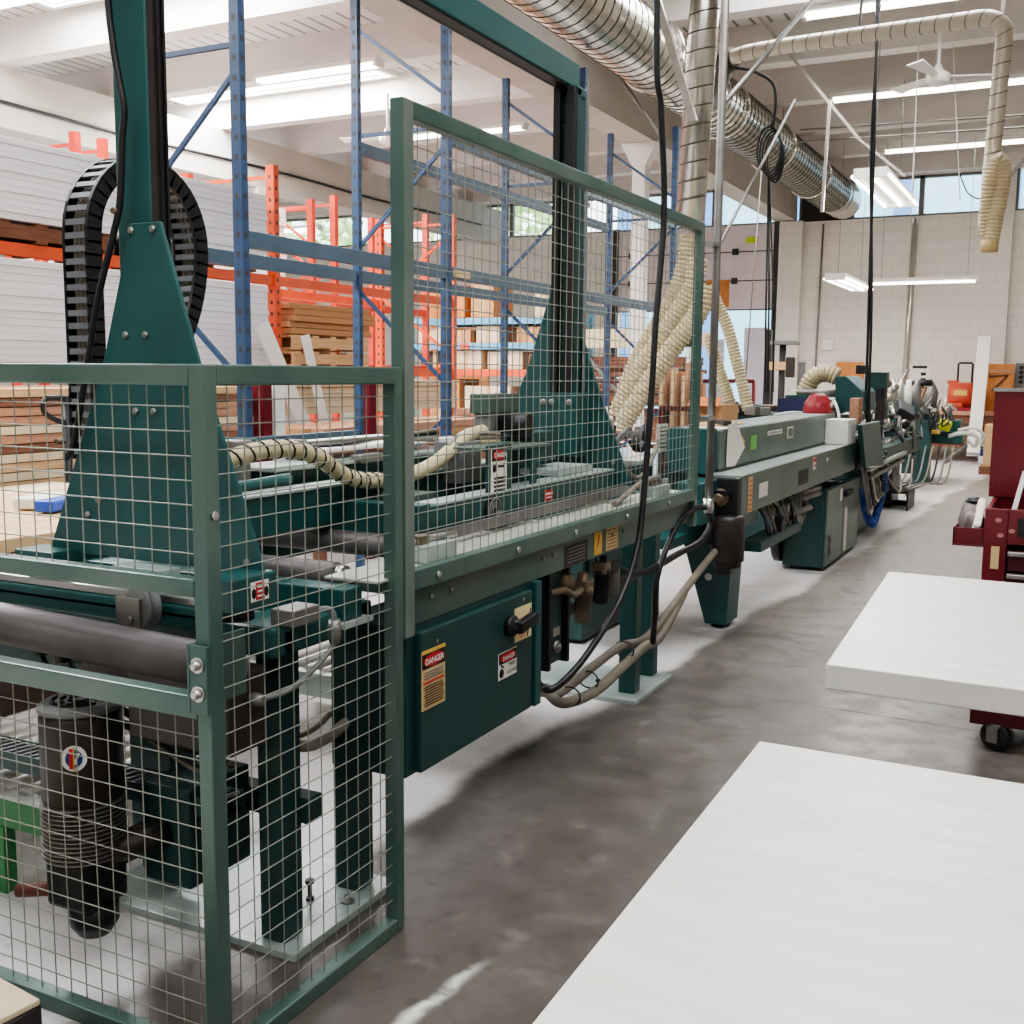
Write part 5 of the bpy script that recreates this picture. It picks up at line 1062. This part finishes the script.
sheet_stack(-6.25, -4.8, 14.65, 15.5, 1.46, 1.75, 5, 'dark board in the upper stack of the cream beam rack', 'boards high in the cream beam rack', WOODD, 'board', 'stacked_board', .05)
# lumber standing in bundles beyond the hoses
for k in range(12):
    p = ony(660 + 3.6 * k, 440, 11.2 + (k % 3) * .08); h = 1.5 + R.uniform(-.12, .14)
    tag(MB().box(p.x - .02, p.x + .02, p.y, p.y + .12, 0, h).build('upright_board', (WOODL, WOODP, CARD)[k % 3], bevel=.003), 'narrow board standing upright in the bundle behind the beige hoses', 'board', 'boards standing behind the hoses')
lf_ = thing('lumber_crib', 'dark red crib frame holding upright boards behind the beige hoses', 'frame', (-3.3, 11.2, 0))
for z in (.3, 1.12): MB().box(-3.9, -2.55, 11.10, 11.14, z, z + .05).build('front_bar', MAROOND, lf_)
for x in (-3.9, -3.2, -2.55): MB().box(x, x + .05, 11.08, 11.6, 0, 1.17).build('post', MAROOND, lf_)
# low lumber tables seen over the gantry machine
def board_stack(x0, x1, y0, y1, z0, rows, cols, h, lab, group, ms, along='y', name='lumber_board', gap=.008):
    protos = {}
    for r in range(rows):
        for c in range(cols):
            m_ = R.choice(ms); L0 = R.uniform(-.12, .06)
            if along == 'y':
                w = (x1 - x0) / cols; b = MB().box(x0 + c * w, x0 + (c + 1) * w - gap, y0 - L0, y1 + R.uniform(-.1, .1), z0 + r * h, z0 + (r + 1) * h - .006)
            else:
                w = (y1 - y0) / cols; b = MB().box(x0 - L0, x1 + R.uniform(-.1, .1), y0 + c * w, y0 + (c + 1) * w - gap, z0 + r * h, z0 + (r + 1) * h - .006)
            tag(b.build(name, m_), lab, 'board', group)
board_stack(-4.9, -3.35, 2.2, 4.1, .47, 8, 5, .054, 'pale board in the low lumber stack behind the near tower', 'boards in the pale lumber stack', (WOODL, WOODL, CARDL), 'y')
bt_ = thing('lumber_table', 'low wooden table under the pale lumber stack behind the near tower', 'table', (-4.1, 3.2, 0))
MB().box(-5.0, -3.3, 2.1, 4.2, .42, .468).build('table_top', WOODD, bt_)
for x in (-4.9, -3.45):
    for y in (2.2, 4.0): MB().box(x, x + .09, y, y + .09, 0, .42).build('leg', WOODD, bt_)
pk = onx(44, 488, -4.0); pk.z = .928; tag(MB().obox(pk, (.15, .25, .05), (0, 0, .3)).build('blue_white_pack', WHITE, bevel=.01), 'white and blue pack lying on the pale lumber', 'pack')
pk = onx(56, 487, -3.85); pk.z = .928; tag(MB().obox(pk, (.09, .20, .05), (0, 0, .3)).build('blue_pouch', mat('blue_film', (40, 84, 190), .4, 0, .05, 5), bevel=.01), 'small blue pouch beside the white pack on the pale lumber', 'pouch')
board_stack(-6.1, -5.05, 3.1, 5.9, .55, 17, 3, .05, 'pinkish board in the tall lumber stack behind the pale stack', 'boards in the pink lumber stack', (WOODP, WOODP, WOODL, WOODD, CARDL), 'y')
tag(MB().box(-6.1, -5.05, 3.1, 5.9, 0, .545).build('stack_bearer', WOODD), 'dark bearer block under the pinkish lumber stack', 'timber')
gc = thing('grey_wrapped_bundle', 'grey wrapped bundle at the edge of the pinkish lumber stack', 'bundle', (-5.3, 2.6, 0)); MB().box(-5.9, -5.05, 1.9, 2.95, .1, 1.30).build('wrapped_goods', LGREY, gc, .03); MB().box(-5.92, -5.03, 1.88, 2.97, 1.30, 1.42).build('dark_lid', DARKM, gc, .02); MB().box(-5.9, -5.05, 1.9, 2.95, 0, .1).build('skid', WOODD, gc)
hk = thing('hand_truck', 'black hand truck frame standing before the pinkish lumber', 'trolley', (-4.3, 3.9, .9))
a, b, c, d = (onx(x, y, -4.8) for x, y in ((66, 398), (66, 440), (46, 398), (80, 398)))
MB().cyl(a, (a.x, a.y, .02), .02, 8).build('upright_tube', BLACK, hk); MB().tube(spline([c, onx(43, 405, -4.8), onx(47, 415, -4.8), onx(66, 422, -4.8), onx(80, 412, -4.8)]), .015, 8).build('handle_loop', BLACK, hk); MB().cyl(c, d, .015, 8).build('cross_bar', BLACK, hk); MB().box(a.x - .2, a.x + .2, a.y - .1, a.y + .1, 0, .03).build('toe_plate', BLACK, hk)
# boards and red posts behind the machine carriage
board_stack(-5.9, -5.2, 6.9, 9.9, .85, 3, 5, .07, 'brown board on the long table behind the machine carriage', 'boards on the long table', (WOODP, CARD), 'y')
lt = thing('long_board_table', 'long dark table with brown boards behind the machine carriage', 'table', (-5.5, 8.3, 0)); MB().box(-6.0, -5.1, 6.8, 10.0, .78, .845).build('table_top', NAVY, lt)
for x in (-5.9, -5.2):
    for y in (6.9, 9.8): MB().box(x - .04, x + .04, y - .04, y + .04, 0, .78).build('leg', WOODD, lt)
for i, (px, m_) in enumerate(((262, MAROON), (368, MAROON), (275, WHITE))):
    p = onx(px, 400, -5.02); tag(MB().box(p.x - .05, p.x + .05, p.y - .05, p.y + .05, 0, 1.42).build('guard_post', m_, bevel=.006), ('dark red guard post beside the first blue upright', 'dark red guard post beside the second blue upright', 'white guard post beside the first blue upright')[i], 'post')
for k in range(2):
    board_stack(-5.95, -5.25, 10.2 + 1.4 * k, 11.4 + 1.4 * k, .6, 7 + k, 4, .075, ('pinkish board in the nearest pile beyond the long table', 'pinkish board in the middle pile beyond the long table', 'pinkish board in the last pile beyond the long table')[k], 'boards in far pile %s' % 'abc'[k], (WOODP, WOODP, WOODD), 'y')
    pallet(-6.0, -5.2, 10.2 + 1.4 * k, 11.4 + 1.4 * k, .45, ('pallet under the nearest far lumber pile', 'pallet under the middle far lumber pile', 'pallet under the last far lumber pile')[k], 'pallets under the far lumber', WOODD)
    tag(MB().box(-5.95, -5.25, 10.25 + 1.4 * k, 11.35 + 1.4 * k, 0, .448).build('timber_base', WOODD), ('timber base of the nearest far lumber pile', 'timber base of the middle far lumber pile', 'timber base of the last far lumber pile')[k], 'timber')

# ================================================================== DOOR SLABS, TOOL CHEST, END WALL ITEMS
tag(MB().prism([(-.462, -.12), (.75, -.12), (.75, 2.03), (-.497, 2.04)], 'z', .755, .80).build('white_door_slab', SLAB, bevel=.002), 'large white door slab lying flat closest to the camera', 'door slab')
tag(MB().prism([(-.499, 2.685), (1.65, 2.62), (1.65, 4.06), (-.556, 4.10)], 'z', .737, .80).build('white_door_slab', SLAB, bevel=.003), 'white door slab lying flat beside the red tool chest', 'door slab')
def sawhorse(x, y0, y1, z, lab, along='y'):
    t = thing('sawhorse', lab, 'sawhorse', (x, (y0 + y1) / 2, 0), 'sawhorses under the slabs')
    MB().box(x - .045, x + .045, y0, y1, z - .09, z).build('top_rail', WOODL, t)
    for y in (y0 + .12, y1 - .12):
        for s_ in (-1, 1): MB().bar((x + s_ * .22, y, 0.0), (x + s_ * .03, y, z - .05), .035, .08).build('leg', WOODL, t)
    return t
sawhorse(0.15, .15, 1.75, .754, 'wooden sawhorse under the large white slab closest to the camera'); sawhorse(.95, 2.85, 3.9, .736, 'wooden sawhorse under the slab beside the tool chest, nearer its edge'); sawhorse(1.4, 2.85, 3.9, .736, 'wooden sawhorse under the slab beside the tool chest, farther along')
tc = thing('tool_chest', 'maroon rolling tool chest with raised lid behind the white slab', 'tool chest', (.1, 4.95, 0))
x0, x1, y0, y1 = -.283, .52, 4.70, 5.2
MB().box(x0, x0 + .02, y0 + .02, y1, .17, .985).box(x1 - .02, x1, y0 + .02, y1, .17, .985).box(x0 + .02, x1 - .02, y1 - .02, y1, .17, .985).box(x0 + .02, x1 - .02, y0 + .02, y1 - .02, .86, .87).box(x0, x0 + .085, y0, y0 + .02, .17, .985).box(x0 + .085, x1, y0, y0 + .02, .845, .985).box(x1 - .03, x1, y0, y0 + .02, .17, .845).build('chest_body', MAROON, tc, .003)
MB().box(x0 - .01, x1 + .01, y0 - .01, y1 + .01, .105, .17).build('chest_base', MAROOND, tc, .004)
MB().box(x0 - .02, x1, y1 - .035, y1 - .005, .985, 1.45).build('lid', MAROON, tc, .004); MB().box(x0 - .025, x1, y1 - .05, y1, 1.44, 1.455).build('lid_edge', STEELD, tc)
MB().bar((x0 + .09, y0 + .25, .93), (x0 + .12, y1 - .05, 1.10), .02, .012).build('lid_strut', STEELD, tc)
z = .82
for k in range(6):
    h = (.085, .085, .085, .105, .12, .14)[k]
    d_ = MB().box(x0 + .09, x1 - .035, y0 + .004, y0 + .42, z - h + .006, z).build('drawer', MAROOND, tc, .002)
    MB().box(x0 + .09, x1 - .035, y0 - .012, y0 + .004, z - .02, z - .002).build('drawer_pull', STEEL, d_, .003); z -= h + .004
MB().mat(TAN).plate((x0 + .045, y0 - .001, .79), UX, UZ, .03, .09).build('worn_label', None, tc)
sk = MB().mat(LBLK).plate((x0 + .21, y0 - .001, .915), UX, UZ, .18, .075); sk.mat(LBLUE2).disc((x0 + .22, y0 - .0025, .918), UX, UZ, .045, .024); sk.mat(mat('sticker_blue', (120, 180, 220), .5, 0, .05, 6)).disc((x0 + .24, y0 - .004, .925), UX, UZ, .026, .012).plate((x0 + .20, y0 - .004, .91), (1, 0, .5), (-.5, 0, 1), .05, .008); sk.build('round_edge_sticker', None, tc)
for x, z_ in ((x0 + .05, .94), (x0 + .1, .90), (x0 + .14, .93), (x0 + .06, .88), (x0 + .17, .87)): MB().mat(mat('scuff', (170, 120, 116), .6, 0, .1, 9)).disc((x, y0 - .0006, z_), UX, UZ, .012, .009, .0008, 10).build('paint_scuff', None, tc)
def caster(x, y):
    c = MB().lathe([(.012, -.022), (.03, -.024), (.055, -.018), (.06, -.012), (.06, .012), (.055, .018), (.03, .024), (.012, .022)], (x, y, .06), (.4, .9, 0), 22).build('caster_wheel', RUBBER, tc)
    MB().obox((x + .013, y + .029, .075), (.045, .006, .075), (0, 0, -.42)).obox((x - .013, y - .029, .075), (.045, .006, .075), (0, 0, -.42)).obox((x, y, .108), (.06, .07, .01), (0, 0, -.42)).cyl((x - .0145, y - .0325, .06), (x + .0145, y + .0325, .06), .018, 12).build('caster_fork', STEELD, c)
for x in (x0 + .09, x1 - .08):
    for y in (y0 + .02, y1 - .08): caster(x, y)
tr = MB().box(-.40, -.285, 4.72, 5.1, .825, .832).box(-.40, -.392, 4.72, 5.1, .832, .90).box(-.40, -.285, 4.72, 4.728, .832, .90).box(-.40, -.285, 5.092, 5.1, .832, .90).build('side_tray', MAROON, tc, .002)
tag(MB().obox((-.345, 4.86, .915), (.075, .2, .12), (.25, .2, .2)).build('tool_pouch', mat('pouch_fabric', (150, 140, 136), .7, 0, .5, 14, c2=(60, 50, 52)), bevel=.02), 'grey and dark tool pouch stuffed into the chest side tray', 'pouch')
tag(MB().obox((-.315, 4.80, .93), (.03, .16, .09), (.7, .2, .1)).build('folded_rag', PAPER, bevel=.01), 'white rag hanging over the chest side tray', 'cloth')
tag(MB().lathe([(.03, 0), (.034, .008), (.025, .02), (.01, .024)], (-.34, 4.9, .985), n=14).build('black_cap', BLACK), 'black cap on top of the tool pouch', 'cap')
tag(MB().box(-.13, .12, 4.8, 5.05, .871, .995).build('white_case', WHITE, bevel=.008), 'white case standing in the open top of the tool chest', 'case')
# end wall
wk = thing('workbench', 'wooden workbench against the end wall under the red blower', 'workbench', (-1.8, 21.4, 0))
MB().box(-2.75, -.95, 20.9, 21.78, .83, .90).build('bench_top', WOODP, wk, .005); MB().box(-2.7, -1.0, 20.95, 21.0, .70, .83).build('front_apron', WOODD, wk)
for x in (-2.65, -1.1):
    for y in (21.0, 21.7): MB().box(x - .05, x + .05, y - .05, y + .05, 0, .83).build('leg', WOODD, wk)
MB().box(-2.6, -1.1, 21.0, 21.7, .25, .29).build('lower_shelf', WOODD, wk)
bl = thing('carpet_blower', 'red drum blower with black handle on the workbench', 'blower', (-1.8, 21.3, .90))
MB().lathe([(.20, -.22), (.235, -.20), (.235, .20), (.20, .22), (.12, .23)], (-1.80, 21.35, 1.17), (1, 0, 0), 26).build('drum', REDW, bl); MB().box(-2.06, -1.58, 21.12, 21.55, .901, .96).build('foot', RED, bl, .01); MB().box(-2.02, -1.75, 21.10, 21.3, .96, 1.04).build('outlet', REDW, bl, .02)
MB().lathe([(.20, 0), (.21, .03), (.17, .05), (.06, .04)], (-1.575, 21.35, 1.17), (1, 0, 0), 22).build('inlet_grille', BLACK, bl)
MB().tube([(-1.88, 21.35, 1.38), (-1.88, 21.35, 1.73), (-1.86, 21.35, 1.75), (-1.66, 21.35, 1.75), (-1.64, 21.35, 1.73), (-1.64, 21.35, 1.38)], .018, 8).build('handle', BLACK, bl); MB().mat(YEL).plate((-1.80, 21.112, 1.22), UX, UZ, .22, .09).build('yellow_label', None, bl); MB().obox((-1.95, 21.35, 1.41), (.2, .1, .06)).build('switch_box', REDW, bl, .01)
wp = thing('white_plank', 'tall white plank leaning by the workbench', 'plank', (-1.6, 20.6, 0)); p0, p1 = ony(973, 456, 20.5), ony(985, 337, 20.9); MB().bar(p0, p1, .21, .10, up=(0, 1, 0)).build('plank_board', WHITE, wp, .004); MB().bar(p0 + Vector((0, -.055, .02)), p0 + (p1 - p0) * .03 + Vector((0, -.055, 0)), .215, .004, up=(0, 1, 0)).build('tape_band', GREYP, wp)
od = thing('orange_door', 'orange wooden door panel propped against the end wall', 'door', (-1.25, 21.8, 0)); a, b = ony(986, 364, 21.75), ony(1001, 440, 21.75); MB().box(a.x, b.x + .15, 21.72, 21.78, .0, a.z).build('door_leaf', PLY, od, .004); MB().box(a.x, b.x + .15, 21.70, 21.72, a.z - .16, a.z - .10).build('door_rail', WOODP, od); MB().bar((a.x + .12, 21.70, 1.25), (a.x + .38, 21.70, 1.55), .02).bar((a.x + .06, 21.70, 1.52), (a.x + .38, 21.70, 1.54), .02).build('bracket', DARKM, od)
a, b = ony(985, 425, 18.5), ony(1001, 462, 18.5)
tag(MB().box(a.x, a.x + .5, 18.5, 19.1, .12, a.z).build('wood_crate', WOODL, bevel=.006), 'pale wooden crate stack beside the tool chest lid', 'crate'); tag(MB().box(a.x - .05, a.x + .5, 18.45, 19.15, 0, .118).build('crate_skid', WOODD), 'dark skid under the pale wooden crate', 'skid')
a, b = ony(980, 442, 21.2), ony(987, 456, 21.2); tag(MB().mat(WHITE).box(a.x, a.x + .2, 21.0, 21.2, 0, .30).mat(LBLUE2).plate((a.x + .1, 20.998, .18), UX, UZ, .16, .12).build('paint_pail', None, bevel=.0), 'white container with a blue label on the floor under the workbench', 'container')
a, b = ony(914, 367, 21.9), ony(926, 384, 21.9)
sn = MB().mat(PAPER).box(a.x - .1, b.x + .05, 21.975, 21.995, b.z, a.z + .03); sn.mat(LBLK).plate(((a.x + b.x) / 2 - .02, 21.974, a.z), UX, UZ, .26, .05).plate(((a.x + b.x) / 2 + .05, 21.974, a.z - .13), UX, UZ, .09, .06).plate(((a.x + b.x) / 2 + .05, 21.974, a.z - .23), UX, UZ, .09, .05); tag(sn.build('wall_sign'), 'small white sign with black lettering on the end wall', 'sign')
a, b = ony(1016, 363, 21.8), ony(1026, 386, 21.8)
ep = thing('switch_panel', 'grey panel of round sockets on the end wall above the tool chest', 'panel', (a.x, 21.9, b.z)); MB().box(a.x, b.x, 21.86, 22, b.z, a.z).build('panel_box', GREYP, ep, .005)
for k in range(4): MB().cyl(((a.x + b.x) / 2, 21.86, b.z + .07 + k * (a.z - b.z - .1) / 3.6), ((a.x + b.x) / 2, 21.84, b.z + .07 + k * (a.z - b.z - .1) / 3.6), .035, 12).build('socket', BLACK, ep)
a, b = ony(862, 362, 21.7), ony(834, 378, 21.7)
tag(MB().box(b.x, a.x, 21.9, 21.99, b.z - .1, a.z).build('plywood_board', PLY), 'orange plywood board fixed low on the end wall behind the dust hood', 'board')
tag(MB().cyl((-2.88, 21.95, .3), (-2.82, 21.95, 4.4), .055, 12).cyl((-2.85, 21.95, 1.6), (-2.85, 21.95, 1.64), .075, 12).build('wall_conduit', GALV), 'vertical metal conduit on the middle of the end wall', 'conduit')
tag(MB().cyl((-4.55, 21.96, .3), (-4.50, 21.96, 4.4), .018, 8).build('wall_conduit', STEELD), 'thin vertical conduit on the end wall beside the pier', 'conduit')
tag(MB().box(-4.42, -4.22, 21.93, 22, 2.0, 2.2).build('junction_box', WHITE, bevel=.008), 'small square junction box on the end wall', 'box')
a, b = ony(788, 362, 21.6), ony(800, 392, 21.6); tag(MB().box(a.x, b.x, 21.9, 21.99, b.z, a.z).build('meter_panel', GREYP, bevel=.01), 'grey meter panel low on the end wall beside the pier', 'panel')
# standing doors and post in the roll-up doorway
for i, (xa, xb, z1, m_) in enumerate(((742, 766, 2.42, mat('lilac_grey_door', (196, 190, 198), .5, 0, .04, 2)), (713, 722, 2.2, MATS['lilac_grey_door'] if 'lilac_grey_door' in MATS else WHITE))):
    a, b = ony(xa, 400, 21.4), ony(xb, 400, 21.4); tag(MB().box(a.x, b.x, 21.4, 21.46, 0, z1).build('standing_door', m_, bevel=.004), ('wide lilac grey door leaf standing in the roll-up doorway', 'narrow lilac grey door leaf standing in the roll-up doorway')[i], 'door')
gb = thing('barrier_frame', 'dark red tube barrier frame in front of the roll-up doorway', 'barrier', (-5.4, 18.5, 0))
a, b = ony(700, 381, 16.5), ony(754, 381, 16.5)
MB().cyl(a, b, .03, 8).build('top_bar', MAROON, gb)
for p in (a, b): MB().cyl((p.x, p.y, 0), p, .03, 8).build('post', MAROON, gb)
mg = MB()
for k in range(14): x = a.x + (b.x - a.x) * .65 * k / 14; mg.tube([(x, 16.5, .2), (x, 16.5, a.z)], .005, 4)
for k in range(14): mg.tube([(a.x, 16.5, .2 + k * .09), (a.x + (b.x - a.x) * .62, 16.5, .2 + k * .09)], .005, 4)
mg.build('wire_mesh', WIRE, gb)
ds = thing('drill_press', 'small drill press head on a slim post by the doorway pier', 'machine', (-4.7, 17, 0)); a = ony(783, 345, 16.5)
MB().cyl((a.x, 16.5, 0), (a.x, 16.5, a.z), .05, 12).build('post', DARKM, ds); MB().box(a.x - .16, a.x + .22, 16.35, 16.65, a.z, a.z + .06).build('head_cap', GREYP, ds, .01); p = ony(781, 366, 16.4); MB().obox(p, (.34, .12, .12)).build('wood_clamp', WOODL, ds, .01); MB().obox(p + Vector((.14, 0, -.02)), (.12, .14, .3)).build('drill_head', BROWNBLK, ds, .02); MB().cyl((a.x - .2, 16.5, 0), (a.x + .2, 16.5, 0.03), .2, 16).build('foot', DARKM, ds) if False else MB().box(a.x - .2, a.x + .2, 16.3, 16.7, 0, .04).build('foot', DARKM, ds, .01)
a = ony(767, 372, 17); tag(MB().box(a.x - .05, a.x + .05, 17, 17.1, 0, 2.2).build('dark_post', DARKM), 'slim dark post in front of the roll-up doorway', 'post')
# warning placard and gear seen through the far end of the tall screen
g2 = thing('chain_drive_unit', 'cluttered drive unit with warning placards between the two green machines', 'machine', (-2.4, 6.0, 0))
MB().box(-2.75, -2.35, 5.5, 6.6, .02, .95).build('base', GD, g2, .01)
junk(g2, 26, (-2.75, -2.25, .95, 1.2), 5.5, 6.5, 31)
a = onx(663, 438, -2.2)
s_ = MB().mat(PAPER).plate(a, UY, UZ, .17, .17); s_.mat(LBLK)
for k in range(6): s_.plate(a + Vector((.002, 0, -.055 + k * .024)), UY, UZ, .13, .008)
s_.build('warning_placard', None, g2); MB().box(-2.22, -2.203, a.y - .02, a.y + .02, .7, a.z).build('placard_post', STEELD, g2)
MB().lathe([(.08, 0), (.09, .02), (.09, .12), (.05, .14)], (-2.45, 5.6, 1.15), (1, 0, 0), 18).build('drive_motor', BLACK, g2)
